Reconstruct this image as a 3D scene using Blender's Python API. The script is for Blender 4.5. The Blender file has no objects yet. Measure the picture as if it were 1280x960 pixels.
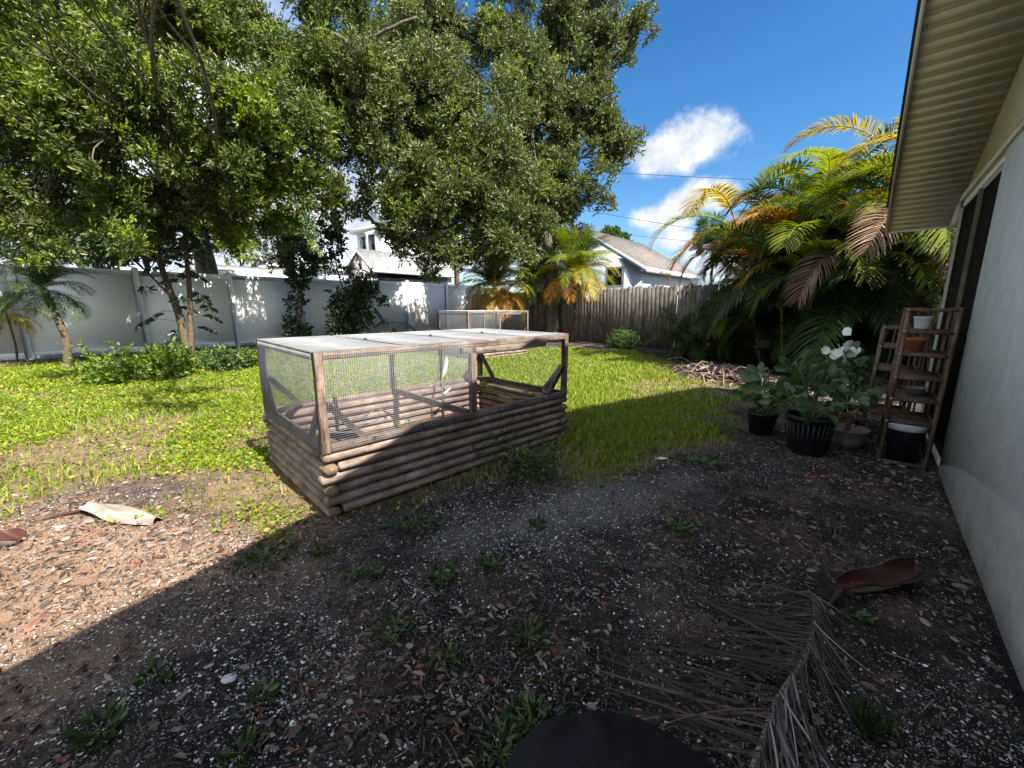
import bpy, math, random
import numpy as np
from mathutils import Vector, Matrix
random.seed(7)
RNG = np.random.default_rng(11)
S = bpy.context.scene
COL = S.collection
R = math.radians
def nrm(v):
    v = np.asarray(v, float); return v/(np.linalg.norm(v)+1e-12)
# ------------------------------------------------------------------ camera
CAM = np.array([0.0, 0.0, 1.25]); F_PX = 505.0; TH = R(10.9)
cT, sT = math.cos(TH), math.sin(TH)
def ray(px, py):
    x = (px-640)/F_PX; y = (py-480)/F_PX
    return np.array([x, cT - y*sT, -sT - y*cT])
def gnd(px, py, z=0.0):
    d = ray(px, py); return CAM + d*((z-CAM[2])/d[2])
def at(px, py, t):
    return CAM + ray(px, py)*t
cd = bpy.data.cameras.new('camera'); cam = bpy.data.objects.new('camera', cd); COL.objects.link(cam)
cam.location = CAM; cam.rotation_euler = (math.pi/2-TH, 0, 0)
cd.sensor_fit = 'HORIZONTAL'; cd.sensor_width = 36; cd.lens = 36*F_PX/1280; cd.clip_start = 0.02; cd.clip_end = 2000
S.camera = cam
# ------------------------------------------------------------------ object helpers
ORG = {}
def tag(o, label=None, cat=None, group=None, kind=None):
    if label: o['label'] = label
    if cat: o['category'] = cat
    if group: o['group'] = group
    if kind: o['kind'] = kind
    return o
def empty(name, loc, label, cat, group=None, rz=0):
    o = bpy.data.objects.new(name, None); COL.objects.link(o)
    o.location = [float(c) for c in loc]; o.rotation_euler = (0, 0, rz); o.empty_display_size = 0.1
    ORG[o.name] = np.array(loc, float)
    return tag(o, label, cat, group)
def mesh_data(name, V, F, mats, smooth=False, mi=None):
    V = np.asarray(V, np.float32).reshape(-1, 3)
    if isinstance(F, np.ndarray): F = [F]
    loops = []; starts = []; tot = 0
    for f in F:
        f = np.asarray(f, np.int32)
        if len(f) == 0: continue
        if f.ndim == 1: f = f[None, :]
        k = f.shape[1]
        starts.append(tot + np.arange(len(f), dtype=np.int32)*k); loops.append(f.ravel()); tot += f.size
    L = np.concatenate(loops); st = np.concatenate(starts)
    me = bpy.data.meshes.new(name)
    me.vertices.add(len(V)); me.vertices.foreach_set('co', V.ravel())
    me.loops.add(len(L)); me.loops.foreach_set('vertex_index', L)
    me.polygons.add(len(st)); me.polygons.foreach_set('loop_start', st)
    if smooth: me.polygons.foreach_set('use_smooth', np.ones(len(st), bool))
    for m in (mats if isinstance(mats, (list, tuple)) else [mats]): me.materials.append(m)
    if mi is not None: me.polygons.foreach_set('material_index', np.asarray(mi, np.int32))
    me.update(calc_edges=True); me.validate()
    return me
def link(name, me, parent=None):
    o = bpy.data.objects.new(name, me); COL.objects.link(o)
    if parent is not None:
        o.parent = parent; ORG[o.name] = ORG[parent.name]
    else: ORG[o.name] = np.zeros(3)
    return o
class MB:
    def __init__(s): s.V = []; s.F = {}; s.n = 0
    def add(s, V, F):
        V = np.asarray(V, float).reshape(-1, 3)
        for f in (F if isinstance(F, list) else [F]):
            f = np.asarray(f, int)
            if f.ndim == 1: f = f[None, :]
            s.F.setdefault(f.shape[1], []).append(f + s.n)
        s.V.append(V); s.n += len(V); return s
    def box(s, c, h, ax=None, bev=0.0):
        c = np.asarray(c, float); h = np.asarray(h, float)
        A = np.eye(3) if ax is None else np.asarray(ax, float)
        if bev <= 0:
            P = np.array([[x, y, z] for x in (-1, 1) for y in (-1, 1) for z in (-1, 1)], float)*h
            Fq = np.array([[0,1,3,2],[4,6,7,5],[0,4,5,1],[2,3,7,6],[0,2,6,4],[1,5,7,3]])
            return s.add(P@A + c, Fq)
        b = min(bev, 0.45*min(h)); pts = []; idx = {}
        for sx in (-1, 1):
            for sy in (-1, 1):
                for sz in (-1, 1):
                    for a in range(3):
                        p = np.array([sx, sy, sz], float)*(h-b); p[a] = [sx, sy, sz][a]*h[a]
                        idx[(sx, sy, sz, a)] = len(pts); pts.append(p)
        q = []; t = []
        for a in range(3):
            o1, o2 = [i for i in range(3) if i != a]
            for sg in (-1, 1):
                f = []
                for (u, v) in ((-1,-1),(1,-1),(1,1),(-1,1)):
                    k = [0,0,0]; k[a] = sg; k[o1] = u; k[o2] = v; f.append(idx[(*k, a)])
                q.append(f if (sg > 0) == (a != 1) else f[::-1])
        for a in range(3):
            o1, o2 = [i for i in range(3) if i != a]
            for u in (-1, 1):
                for v in (-1, 1):
                    def k(sg, ax_):
                        kk = [0,0,0]; kk[a] = sg; kk[o1] = u; kk[o2] = v; return idx[(*kk, ax_)]
                    f = [k(-1,o1), k(1,o1), k(1,o2), k(-1,o2)]
                    q.append(f)
        for sx in (-1,1):
            for sy in (-1,1):
                for sz in (-1,1): t.append([idx[(sx,sy,sz,a)] for a in range(3)])
        return s.add(np.array(pts)@A + c, [np.array(q), np.array(t)])
    def bar(s, p0, p1, w, h, up=(0,0,1), bev=0.0):
        p0 = np.asarray(p0, float); p1 = np.asarray(p1, float); x = nrm(p1-p0); L = np.linalg.norm(p1-p0)
        y = np.cross(up, x)
        if np.linalg.norm(y) < 1e-4: y = np.cross((0,1,0), x)
        y = nrm(y); z = np.cross(x, y)
        return s.box((p0+p1)/2, (L/2, w/2, h/2), np.array([x, y, z]), bev)
    def tube(s, pts, rad, n=8, cap=True, squash=None):
        P = np.asarray(pts, float); m = len(P); rad = np.broadcast_to(np.asarray(rad, float), (m,))
        T = np.gradient(P, axis=0); T /= np.linalg.norm(T, axis=1)[:, None]+1e-12
        up = np.array([0,0,1.0]) if abs(T[0][2]) < 0.9 else np.array([1.0,0,0])
        a = np.linspace(0, 2*np.pi, n, endpoint=False); V = []
        u = nrm(np.cross(up, T[0]))
        for i in range(m):
            u = u - T[i]*np.dot(u, T[i]); u = nrm(u); v = np.cross(T[i], u)
            V.append(P[i] + rad[i]*(np.cos(a)[:, None]*u + np.sin(a)[:, None]*v*(squash or 1)))
        V = np.concatenate(V); q = []
        i = np.arange(n); j = (i+1) % n
        for k in range(m-1): q.append(np.stack([k*n+i, k*n+j, (k+1)*n+j, (k+1)*n+i], 1))
        s.add(V, np.concatenate(q))
        if cap:
            s.F.setdefault(n, []).append((np.arange(n)[::-1] + s.n - m*n)[None]); s.F[n].append((np.arange(n) + s.n - n)[None])
        return s
    def lathe(s, c, prof, n=24, sx=1.0, sy=1.0, caps=(True, True)):
        c = np.asarray(c, float); a = np.linspace(0, 2*np.pi, n, endpoint=False); m = len(prof)
        V = np.concatenate([np.stack([r*np.cos(a)*sx, r*np.sin(a)*sy, np.full(n, z)], 1) for r, z in prof]) + c
        i = np.arange(n); j = (i+1) % n
        q = np.concatenate([np.stack([k*n+i, k*n+j, (k+1)*n+j, (k+1)*n+i], 1) for k in range(m-1)])
        s.add(V, q)
        if caps[0]: s.F.setdefault(n, []).append((np.arange(n)[::-1] + s.n - m*n)[None])
        if caps[1]: s.F.setdefault(n, []).append((np.arange(n) + s.n - n)[None])
        return s
    def prism(s, poly, d):
        P = np.asarray(poly, float); n = len(P); d = np.asarray(d, float); i = np.arange(n); j = (i+1) % n
        return s.add(np.concatenate([P, P+d]), [np.arange(n)[::-1][None], (np.arange(n)+n)[None], np.stack([i, j, j+n, i+n], 1)])
    def data(s, name, mat, smooth=False, off=None):
        V = np.concatenate(s.V)
        if off is not None: V = V - off
        return mesh_data(name, V, [np.concatenate(f) for f in s.F.values()], mat, smooth)
    def build(s, name, mat, parent=None, smooth=False):
        o = link(name, s.data(name, mat, smooth, None if parent is None else ORG[parent.name]), parent)
        return o
def copy_tree(o, parent=None):
    c = o.copy(); COL.objects.link(c)
    if parent is not None: c.parent = parent
    ORG[c.name] = ORG.get(o.name, np.zeros(3))
    for ch in list(o.children): copy_tree(ch, c)
    return c
# ------------------------------------------------------------------ numpy noise
def _h(i, j, k, seed):
    n = (i*374761393 + j*668265263 + k*2147483647 + seed*1274126177) & 0xffffffff
    n = ((n ^ (n >> 13))*1274126177) & 0xffffffff
    return ((n ^ (n >> 16)) & 0xffff)/65535.0
def vn(x, y, z=None, seed=0):
    x = np.asarray(x, float); y = np.asarray(y, float); z = np.zeros_like(x) if z is None else np.asarray(z, float)
    xi, yi, zi = [np.floor(a).astype(np.int64) for a in (x, y, z)]
    fx, fy, fz = x-xi, y-yi, z-zi
    fx, fy, fz = [f*f*(3-2*f) for f in (fx, fy, fz)]
    r = 0
    for a in (0, 1):
        for b in (0, 1):
            for c in (0, 1):
                r = r + _h(xi+a, yi+b, zi+c, seed)*(fx if a else 1-fx)*(fy if b else 1-fy)*(fz if c else 1-fz)
    return r
def fbm(x, y, seed=0, o=3):
    return sum(vn(np.asarray(x)*2**k, np.asarray(y)*2**k, seed=seed+k)*0.5**k for k in range(o))/sum(0.5**k for k in range(o))
def gz(x, y):
    return 0.03*(fbm(np.asarray(x)*0.9, np.asarray(y)*0.9, 3)-0.5) + 0.02*(fbm(np.asarray(x)*4, np.asarray(y)*4, 9)-0.5)
# ------------------------------------------------------------------ materials
def nmat(name):
    m = bpy.data.materials.new(name); m.use_nodes = True; nt = m.node_tree
    b = nt.nodes['Principled BSDF']; return m, nt, b
def N(nt, t, **k):
    n = nt.nodes.new(t)
    for a, v in k.items():
        if a in n.inputs.keys() if isinstance(a, str) else False: n.inputs[a].default_value = v
        else: setattr(n, a, v)
    return n
def c4(c): return (*c, 1.0) if len(c) == 3 else c
def ramp(nt, stops, src, interp='LINEAR'):
    r = nt.nodes.new('ShaderNodeValToRGB'); cr = r.color_ramp; cr.interpolation = interp
    while len(cr.elements) < len(stops): cr.elements.new(0.5)
    for e, (p, c) in zip(cr.elements, stops): e.position = p; e.color = c4(c)
    nt.links.new(src, r.inputs[0]); return r.outputs[0]
def noise(nt, scale, detail=4, rough=0.6, vec=None, stretch=None, dist=0.0):
    n = nt.nodes.new('ShaderNodeTexNoise'); n.inputs['Scale'].default_value = scale; n.inputs['Detail'].default_value = detail
    n.inputs['Roughness'].default_value = rough; n.inputs['Distortion'].default_value = dist
    if vec is None:
        tc = nt.nodes.new('ShaderNodeTexCoord'); vec = tc.outputs['Object']
    if stretch is not None:
        mp = nt.nodes.new('ShaderNodeMapping'); mp.inputs['Scale'].default_value = stretch[0]; mp.inputs['Rotation'].default_value = stretch[1] if len(stretch) > 1 else (0,0,0)
        nt.links.new(vec, mp.inputs[0]); vec = mp.outputs[0]
    nt.links.new(vec, n.inputs['Vector']); return n.outputs['Fac']
def mix(nt, a, b, f, mode='MIX'):
    m = nt.nodes.new('ShaderNodeMix'); m.data_type = 'RGBA'; m.blend_type = mode
    for sock, v in ((m.inputs['Factor'], f), (m.inputs['A'] if False else m.inputs[6], a), (m.inputs[7], b)):
        if isinstance(v, (int, float)): sock.default_value = v
        elif isinstance(v, tuple): sock.default_value = c4(v)
        else: nt.links.new(v, sock)
    return m.outputs[2]
def bump(nt, b, h, strength=0.5, dist=0.01):
    n = nt.nodes.new('ShaderNodeBump'); n.inputs['Strength'].default_value = strength; n.inputs['Distance'].default_value = dist
    nt.links.new(h, n.inputs['Height']); nt.links.new(n.outputs[0], b.inputs['Normal'])
def mottled(name, c1, c2, scale=6, rough=0.7, bs=0.3, bd=0.004, detail=6, stretch=None, spec=0.3, c3=None, metal=0):
    m, nt, b = nmat(name); f = noise(nt, scale, detail, 0.65, stretch=stretch)
    st = [(0.3, c1), (0.7, c2)] if c3 is None else [(0.28, c1), (0.5, c2), (0.72, c3)]
    nt.links.new(ramp(nt, st, f), b.inputs['Base Color']); b.inputs['Roughness'].default_value = rough
    b.inputs['Specular IOR Level'].default_value = spec; b.inputs['Metallic'].default_value = metal
    f2 = noise(nt, scale*5, 5, 0.7, stretch=stretch); bump(nt, b, f2, bs, bd); return m
def leafmat(name, stops, rough=0.4, transl=0.35, spec=0.5, lime=None, lscale=1.3, lthr=(0.5, 0.66)):
    m, nt, b = nmat(name); g = nt.nodes.new('ShaderNodeNewGeometry')
    c = ramp(nt, stops, g.outputs['Random Per Island'])
    if lime is not None:
        tc = nt.nodes.new('ShaderNodeTexCoord')
        f = ramp(nt, [(lthr[0], (0,0,0)), (lthr[1], (1,1,1))], noise(nt, lscale, 3, 0.6))
        c = mix(nt, c, lime, f)
    nt.links.new(c, b.inputs['Base Color']); b.inputs['Roughness'].default_value = rough; b.inputs['Specular IOR Level'].default_value = spec
    t = nt.nodes.new('ShaderNodeBsdfTranslucent'); hs = nt.nodes.new('ShaderNodeHueSaturation')
    hs.inputs['Value'].default_value = 1.5; hs.inputs['Saturation'].default_value = 1.15; nt.links.new(c, hs.inputs['Color']); nt.links.new(hs.outputs[0], t.inputs[0])
    mx = nt.nodes.new('ShaderNodeMixShader'); mx.inputs[0].default_value = transl
    nt.links.new(b.outputs[0], mx.inputs[1]); nt.links.new(t.outputs[0], mx.inputs[2])
    nt.links.new(mx.outputs[0], nt.nodes['Material Output'].inputs[0]); return m
M = {}
M['oak'] = leafmat('oak_leaf', [(0, (0.025,0.042,0.008)), (0.5, (0.068,0.105,0.016)), (0.85, (0.12,0.15,0.024)), (1, (0.19,0.18,0.035))], 0.42, 0.36, 0.4, (0.20,0.27,0.022), 1.3, (0.53, 0.68))
M['oak2'] = leafmat('oak_leaf_grey', [(0, (0.036,0.052,0.013)), (0.5, (0.080,0.105,0.024)), (0.85, (0.13,0.15,0.038)), (1, (0.20,0.19,0.06))], 0.44, 0.34, 0.4, (0.18,0.24,0.03), 0.9, (0.55, 0.72))
M['lime'] = leafmat('lime_leaf', [(0, (0.10,0.16,0.02)), (1, (0.24,0.28,0.04))], 0.45, 0.4)
M['darkleaf'] = leafmat('dark_leaf', [(0, (0.010,0.022,0.008)), (0.7, (0.022,0.042,0.014)), (1, (0.05,0.07,0.02))], 0.35, 0.2, 0.5)
M['midleaf'] = leafmat('mid_leaf', [(0, (0.03,0.07,0.015)), (0.7, (0.06,0.12,0.022)), (1, (0.12,0.17,0.035))], 0.45, 0.3)
M['midleaf2'] = leafmat('mound_leaf', [(0, (0.05,0.10,0.012)), (0.7, (0.12,0.19,0.018)), (1, (0.22,0.27,0.03))], 0.45, 0.35)
M['potleaf'] = leafmat('pot_plant_leaf', [(0, (0.035,0.075,0.022)), (0.7, (0.08,0.15,0.045)), (1, (0.16,0.23,0.08))], 0.4, 0.3)
M['weed'] = leafmat('weed_leaf', [(0, (0.022,0.040,0.012)), (0.7, (0.05,0.08,0.022)), (1, (0.10,0.13,0.035))], 0.5, 0.3)
M['cover'] = leafmat('ground_cover_leaf', [(0, (0.07,0.12,0.010)), (0.4, (0.14,0.22,0.012)), (0.75, (0.23,0.29,0.016)), (0.92, (0.32,0.30,0.025)), (1, (0.40,0.28,0.10))], 0.5, 0.35, 0.3)
M['grass'] = leafmat('grass_blade', [(0, (0.08,0.13,0.012)), (0.5, (0.15,0.235,0.016)), (0.85, (0.27,0.31,0.022)), (1, (0.42,0.33,0.12))], 0.5, 0.35, 0.3)
M['litter'] = leafmat('dry_leaf', [(0, (0.05,0.036,0.030)), (0.25, (0.15,0.112,0.090)), (0.55, (0.25,0.195,0.16)), (0.68, (0.10,0.068,0.05)), (0.80, (0.24,0.10,0.055)), (0.92, (0.34,0.29,0.25)), (1, (0.08,0.07,0.062))], 0.7, 0.08, 0.2)
M['mulch'] = leafmat('mulch_crumb', [(0, (0.015,0.012,0.01)), (0.5, (0.06,0.047,0.039)), (0.8, (0.15,0.115,0.095)), (1, (0.30,0.24,0.20))], 0.85, 0.0, 0.2)
M['shell'] = leafmat('shell_chip', [(0, (0.16,0.15,0.14)), (0.5, (0.34,0.33,0.31)), (0.85, (0.52,0.51,0.485)), (1, (0.85,0.84,0.81))], 0.6, 0.0, 0.3)
M['pf_green'] = leafmat('palm_leaf_green', [(0, (0.025,0.05,0.012)), (0.7, (0.06,0.10,0.02)), (1, (0.10,0.14,0.02))], 0.4, 0.3, 0.4)
M['pf_lime'] = leafmat('palm_leaf_lime', [(0, (0.12,0.17,0.02)), (1, (0.25,0.27,0.03))], 0.42, 0.35, 0.4)
M['pf_yellow'] = leafmat('palm_leaf_yellow', [(0, (0.22,0.18,0.02)), (0.6, (0.36,0.28,0.03)), (1, (0.30,0.19,0.025))], 0.45, 0.3, 0.4)
M['pf_orange'] = leafmat('palm_leaf_orange', [(0, (0.30,0.11,0.02)), (0.6, (0.42,0.22,0.03)), (1, (0.20,0.07,0.03))], 0.5, 0.25, 0.3)
M['pf_brown'] = leafmat('palm_leaf_brown', [(0, (0.10,0.055,0.03)), (0.6, (0.20,0.12,0.07)), (1, (0.28,0.20,0.14))], 0.6, 0.15, 0.3)
M['pf_dark'] = leafmat('palm_leaf_old_brown', [(0, (0.02,0.014,0.011)), (0.6, (0.05,0.034,0.025)), (1, (0.13,0.095,0.075))], 0.65, 0.05, 0.25)
M['pf_dead'] = leafmat('palm_leaf_dead', [(0, (0.02,0.016,0.013)), (0.5, (0.06,0.05,0.043)), (0.8, (0.12,0.10,0.09)), (1, (0.30,0.285,0.265))], 0.65, 0.05, 0.25)
M['bark'] = mottled('oak_bark', (0.03,0.024,0.018), (0.10,0.085,0.065), 9, 0.9, 0.8, 0.02, stretch=((1,1,0.35),), c3=(0.17,0.15,0.12))
M['bark_brown'] = mottled('brown_bark', (0.035,0.024,0.015), (0.11,0.075,0.045), 14, 0.85, 0.6, 0.01)
M['palm_trunk'] = mottled('palm_trunk_fibre', (0.04,0.03,0.02), (0.17,0.12,0.08), 22, 0.9, 0.9, 0.02, stretch=((1,1,2.2),))
M['cane'] = mottled('palm_cane', (0.09,0.10,0.03), (0.24,0.20,0.08), 6, 0.6, 0.4, 0.006, stretch=((0.5,0.5,3),))
M['stem'] = mottled('green_stem', (0.07,0.11,0.03), (0.14,0.18,0.05), 10, 0.55)
def woodmat(name, c1, c2, c3, ax=(1,0,0), rz=0.0, sc=5.0, rough=0.8):
    m, nt, b = nmat(name)
    tc = nt.nodes.new('ShaderNodeTexCoord'); vr = nt.nodes.new('ShaderNodeVectorRotate'); vr.rotation_type = 'Z_AXIS'; vr.inputs['Angle'].default_value = -rz
    nt.links.new(tc.outputs['Object'], vr.inputs['Vector'])
    g = nt.nodes.new('ShaderNodeNewGeometry'); va = nt.nodes.new('ShaderNodeVectorMath'); va.operation = 'ADD'
    cx = nt.nodes.new('ShaderNodeCombineXYZ'); mm = nt.nodes.new('ShaderNodeMath'); mm.operation = 'MULTIPLY'; mm.inputs[1].default_value = 37.0
    nt.links.new(g.outputs['Random Per Island'], mm.inputs[0]); nt.links.new(mm.outputs[0], cx.inputs[0]); nt.links.new(mm.outputs[0], cx.inputs[2])
    nt.links.new(vr.outputs[0], va.inputs[0]); nt.links.new(cx.outputs[0], va.inputs[1])
    st = tuple(0.12 if a else 1.0 for a in ax)
    f = noise(nt, sc*6, 6, 0.7, vec=va.outputs[0], stretch=(st,), dist=0.4)
    f2 = noise(nt, sc*0.7, 3, 0.6, vec=va.outputs[0])
    c = ramp(nt, [(0.3, c1), (0.52, c2), (0.74, c3)], f)
    c = mix(nt, c, ramp(nt, [(0.3, (0.45,0.42,0.40)), (0.65, (1,1,1))], f2), 0.8, 'MULTIPLY')
    kn = nt.nodes.new('ShaderNodeTexVoronoi'); kn.inputs['Scale'].default_value = sc*0.9; nt.links.new(va.outputs[0], kn.inputs['Vector'])
    c = mix(nt, (0.05,0.03,0.02), c, ramp(nt, [(0.05, (0,0,0)), (0.11, (1,1,1))], kn.outputs['Distance']))
    st2 = tuple(0.035 if a else 1.0 for a in ax)
    ck = noise(nt, sc*4, 3, 0.55, vec=va.outputs[0], stretch=(st2,), dist=0.6)
    c = mix(nt, c, ramp(nt, [(0.470, (1,1,1)), (0.487, (0.28,0.25,0.23)), (0.505, (1,1,1))], ck), 0.85, 'MULTIPLY')
    c = mix(nt, c, ramp(nt, [(0.35, (0.55,0.5,0.45)), (0.55, (1,1,1)), (0.75, (1.15,1.15,1.12))], noise(nt, sc*2.2, 5, 0.75, vec=va.outputs[0])), 0.8, 'MULTIPLY')
    rv = nt.nodes.new('ShaderNodeMapRange'); rv.inputs[3].default_value = 0.62; rv.inputs[4].default_value = 1.2
    nt.links.new(g.outputs['Random Per Island'], rv.inputs[0])
    c = mix(nt, c, rv.outputs[0], 1.0, 'MULTIPLY')
    nt.links.new(c, b.inputs['Base Color']); b.inputs['Roughness'].default_value = rough; b.inputs['Specular IOR Level'].default_value = 0.2
    bump(nt, b, f, 0.6, 0.004); return m
BIN_A = R(46.0)   # bin length axis, clockwise from +Y
rzL = math.pi/2 - BIN_A
M['log'] = woodmat('weathered_log', (0.14,0.105,0.085), (0.31,0.24,0.195), (0.45,0.37,0.31), (1,0,0), rzL, 5)
M['logw'] = woodmat('weathered_log_cross', (0.12,0.085,0.055), (0.26,0.19,0.12), (0.36,0.28,0.20), (0,1,0), rzL, 5)
M['lum'] = woodmat('weathered_lumber', (0.13,0.10,0.08), (0.27,0.21,0.175), (0.38,0.32,0.28), (1,0,0), rzL, 6)
M['lumw'] = woodmat('weathered_lumber_cross', (0.12,0.10,0.085), (0.24,0.20,0.17), (0.34,0.30,0.27), (0,1,0), rzL, 6)
M['lumz'] = woodmat('weathered_lumber_post', (0.12,0.085,0.065), (0.27,0.20,0.16), (0.38,0.30,0.25), (0,0,1), rzL, 6)
M['picket'] = woodmat('weathered_picket', (0.12,0.10,0.085), (0.24,0.20,0.165), (0.34,0.295,0.25), (0,0,1), 0, 4)
M['rack'] = woodmat('brown_rack_wood', (0.08,0.048,0.032), (0.20,0.13,0.085), (0.32,0.22,0.15), (0,0,1), 0, 8, 0.6)
M['wire'] = mottled('galvanised_wire', (0.20,0.21,0.22), (0.36,0.37,0.39), 3, 0.45, 0.1, 0.001, spec=0.5)
M['vinyl'] = mottled('white_vinyl', (0.82,0.82,0.79), (0.88,0.88,0.86), 1.2, 0.45, 0.05, 0.002, spec=0.4)
def vinyl_panel():
    m, nt, b = nmat('white_vinyl_boards'); tc = nt.nodes.new('ShaderNodeTexCoord'); d = nt.nodes.new('ShaderNodeVectorMath'); d.operation = 'DOT_PRODUCT'; d.inputs[1].default_value = (0.660/0.165, 0.751/0.165, 0)
    nt.links.new(tc.outputs['Object'], d.inputs[0]); f = nt.nodes.new('ShaderNodeMath'); f.operation = 'FRACT'; nt.links.new(d.outputs['Value'], f.inputs[0])
    c = ramp(nt, [(0.3, (0.80,0.80,0.77)), (0.7, (0.88,0.88,0.86))], noise(nt, 1.4, 5, 0.6))
    c = mix(nt, c, ramp(nt, [(0.0, (0.72,0.72,0.70)), (0.03, (1,1,1))], f.outputs[0]), 1.0, 'MULTIPLY')
    nt.links.new(c, b.inputs['Base Color']); b.inputs['Roughness'].default_value = 0.45; return m
M['vinyl_panel'] = vinyl_panel()
M['white'] = mottled('white_paint', (0.68,0.68,0.66), (0.80,0.80,0.78), 3, 0.5, 0.1, 0.002)
M['cream'] = mottled('cream_vinyl', (0.52,0.49,0.38), (0.62,0.58,0.46), 2.0, 0.5, 0.05, 0.002)
M['black'] = mottled('black_plastic', (0.010,0.010,0.011), (0.02,0.02,0.022), 8, 0.45, 0.2, 0.002)
M['blackcloth'] = mottled('black_fabric', (0.006,0.006,0.007), (0.014,0.014,0.017), 14, 0.9, 1.0, 0.006, spec=0.15)
M['terra'] = mottled('terracotta', (0.30,0.11,0.05), (0.42,0.17,0.08), 8, 0.8)
M['ceramic'] = mottled('white_ceramic', (0.6,0.62,0.66), (0.75,0.77,0.80), 6, 0.35)
M['greypot'] = mottled('grey_clay', (0.16,0.13,0.11), (0.30,0.26,0.23), 8, 0.8)
M['soil'] = mottled('bed_soil', (0.08,0.045,0.03), (0.20,0.12,0.08), 14, 0.95, 0.9, 0.02)
M['petal'] = mottled('white_petal', (0.65,0.68,0.58), (0.80,0.82,0.72), 20, 0.6)
M['cable'] = mottled('black_cable', (0.012,0.012,0.014), (0.02,0.02,0.022), 3, 0.6)
M['pole'] = woodmat('utility_pole_wood', (0.16,0.12,0.09), (0.28,0.22,0.17), (0.36,0.30,0.24), (0,0,1), 0, 3)
M['sheath_out'] = mottled('pale_sheath', (0.13,0.10,0.08), (0.24,0.195,0.165), 10, 0.6, 0.4, 0.004, stretch=((0.3,1,1),), c3=(0.34,0.29,0.25))
M['sheath_in'] = mottled('red_brown_sheath', (0.028,0.010,0.008), (0.075,0.026,0.018), 9, 0.5, 0.4, 0.004)
M['stone'] = mottled('grey_stone', (0.30,0.30,0.30), (0.52,0.52,0.51), 25, 0.7)
M['stick'] = mottled('dry_stick', (0.12,0.09,0.07), (0.34,0.28,0.22), 20, 0.9)
def glass():
    m, nt, b = nmat('dark_glass'); b.inputs['Base Color'].default_value = (0.008,0.009,0.010,1); b.inputs['Roughness'].default_value = 0.06
    b.inputs['Specular IOR Level'].default_value = 0.5; f = noise(nt, 0.8, 2); bump(nt, b, f, 0.05, 0.01); return m
M['glass'] = glass(); M['screen'] = mottled('black_insect_screen', (0.010,0.009,0.008), (0.018,0.016,0.014), 4, 0.9, 0.1, 0.001, spec=0.05)
def stucco():
    m, nt, b = nmat('white_stucco'); tc = nt.nodes.new('ShaderNodeTexCoord'); sx = nt.nodes.new('ShaderNodeSeparateXYZ'); nt.links.new(tc.outputs['Object'], sx.inputs[0])
    f = noise(nt, 1.5, 6, 0.7); c = ramp(nt, [(0.3, (0.80,0.83,0.87)), (0.7, (0.86,0.89,0.92))], f)
    a = nt.nodes.new('ShaderNodeMath'); a.operation = 'MULTIPLY_ADD'; a.inputs[1].default_value = 0.35; nt.links.new(noise(nt, 5, 5, 0.7), a.inputs[0])
    nt.links.new(sx.outputs['Z'], a.inputs[2])
    c = mix(nt, c, ramp(nt, [(0.35, (0.80,0.79,0.77)), (0.6, (1,1,1))], noise(nt, 7, 7, 0.8)), 0.7, 'MULTIPLY')
    c = mix(nt, (0.40,0.38,0.34), c, ramp(nt, [(0.10, (0,0,0)), (0.32, (1,1,1))], a.outputs[0]))
    nt.links.new(c, b.inputs['Base Color']); b.inputs['Roughness'].default_value = 0.85; b.inputs['Specular IOR Level'].default_value = 0.2
    bump(nt, b, noise(nt, 55, 5, 0.75), 1.0, 0.006); return m
M['stucco'] = stucco()
def shingle(name, c1, c2, ang, sc=3.2):
    m, nt, b = nmat(name); tc = nt.nodes.new('ShaderNodeTexCoord'); br = nt.nodes.new('ShaderNodeTexBrick')
    mp = nt.nodes.new('ShaderNodeMapping'); mp.inputs['Rotation'].default_value = (0, 0, ang); nt.links.new(tc.outputs['Object'], mp.inputs[0]); nt.links.new(mp.outputs[0], br.inputs[0])
    br.inputs['Color1'].default_value = c4(c1); br.inputs['Color2'].default_value = c4(c2); br.inputs['Mortar'].default_value = c4(tuple(0.6*x for x in c1))
    br.inputs['Scale'].default_value = sc; br.inputs['Mortar Size'].default_value = 0.012
    c = mix(nt, br.outputs[0], ramp(nt, [(0.3, (0.6,0.6,0.6)), (0.7, (1.15,1.1,1.1))], noise(nt, 2.5, 6, 0.7)), 0.9, 'MULTIPLY')
    nt.links.new(c, b.inputs['Base Color']); b.inputs['Roughness'].default_value = 0.9; bump(nt, b, noise(nt, 30, 4), 0.5, 0.01); return m
M['sh_brown'] = shingle('brown_shingle', (0.12,0.105,0.095), (0.19,0.168,0.15), R(41))
M['sh_grey'] = shingle('grey_shingle', (0.20,0.21,0.21), (0.30,0.31,0.31), R(41))
def siding(name, c, per=0.14):
    m, nt, b = nmat(name); tc = nt.nodes.new('ShaderNodeTexCoord'); sx = nt.nodes.new('ShaderNodeSeparateXYZ'); nt.links.new(tc.outputs['Object'], sx.inputs[0])
    d = nt.nodes.new('ShaderNodeMath'); d.operation = 'MULTIPLY'; d.inputs[1].default_value = 1/per; nt.links.new(sx.outputs['Z'], d.inputs[0])
    f = nt.nodes.new('ShaderNodeMath'); f.operation = 'FRACT'; nt.links.new(d.outputs[0], f.inputs[0])
    cc = mix(nt, c, ramp(nt, [(0.3, (0.85,0.85,0.85)), (0.7, (1,1,1))], noise(nt, 2, 5)), 1.0, 'MULTIPLY')
    cc = mix(nt, cc, ramp(nt, [(0.0, (0.55,0.55,0.55)), (0.12, (1,1,1))], f.outputs[0]), 1.0, 'MULTIPLY')
    nt.links.new(cc, b.inputs['Base Color']); b.inputs['Roughness'].default_value = 0.6; bump(nt, b, f.outputs[0], 0.8, 0.02); return m
M['sid_blue'] = siding('blue_siding', (0.40,0.47,0.54))
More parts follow.
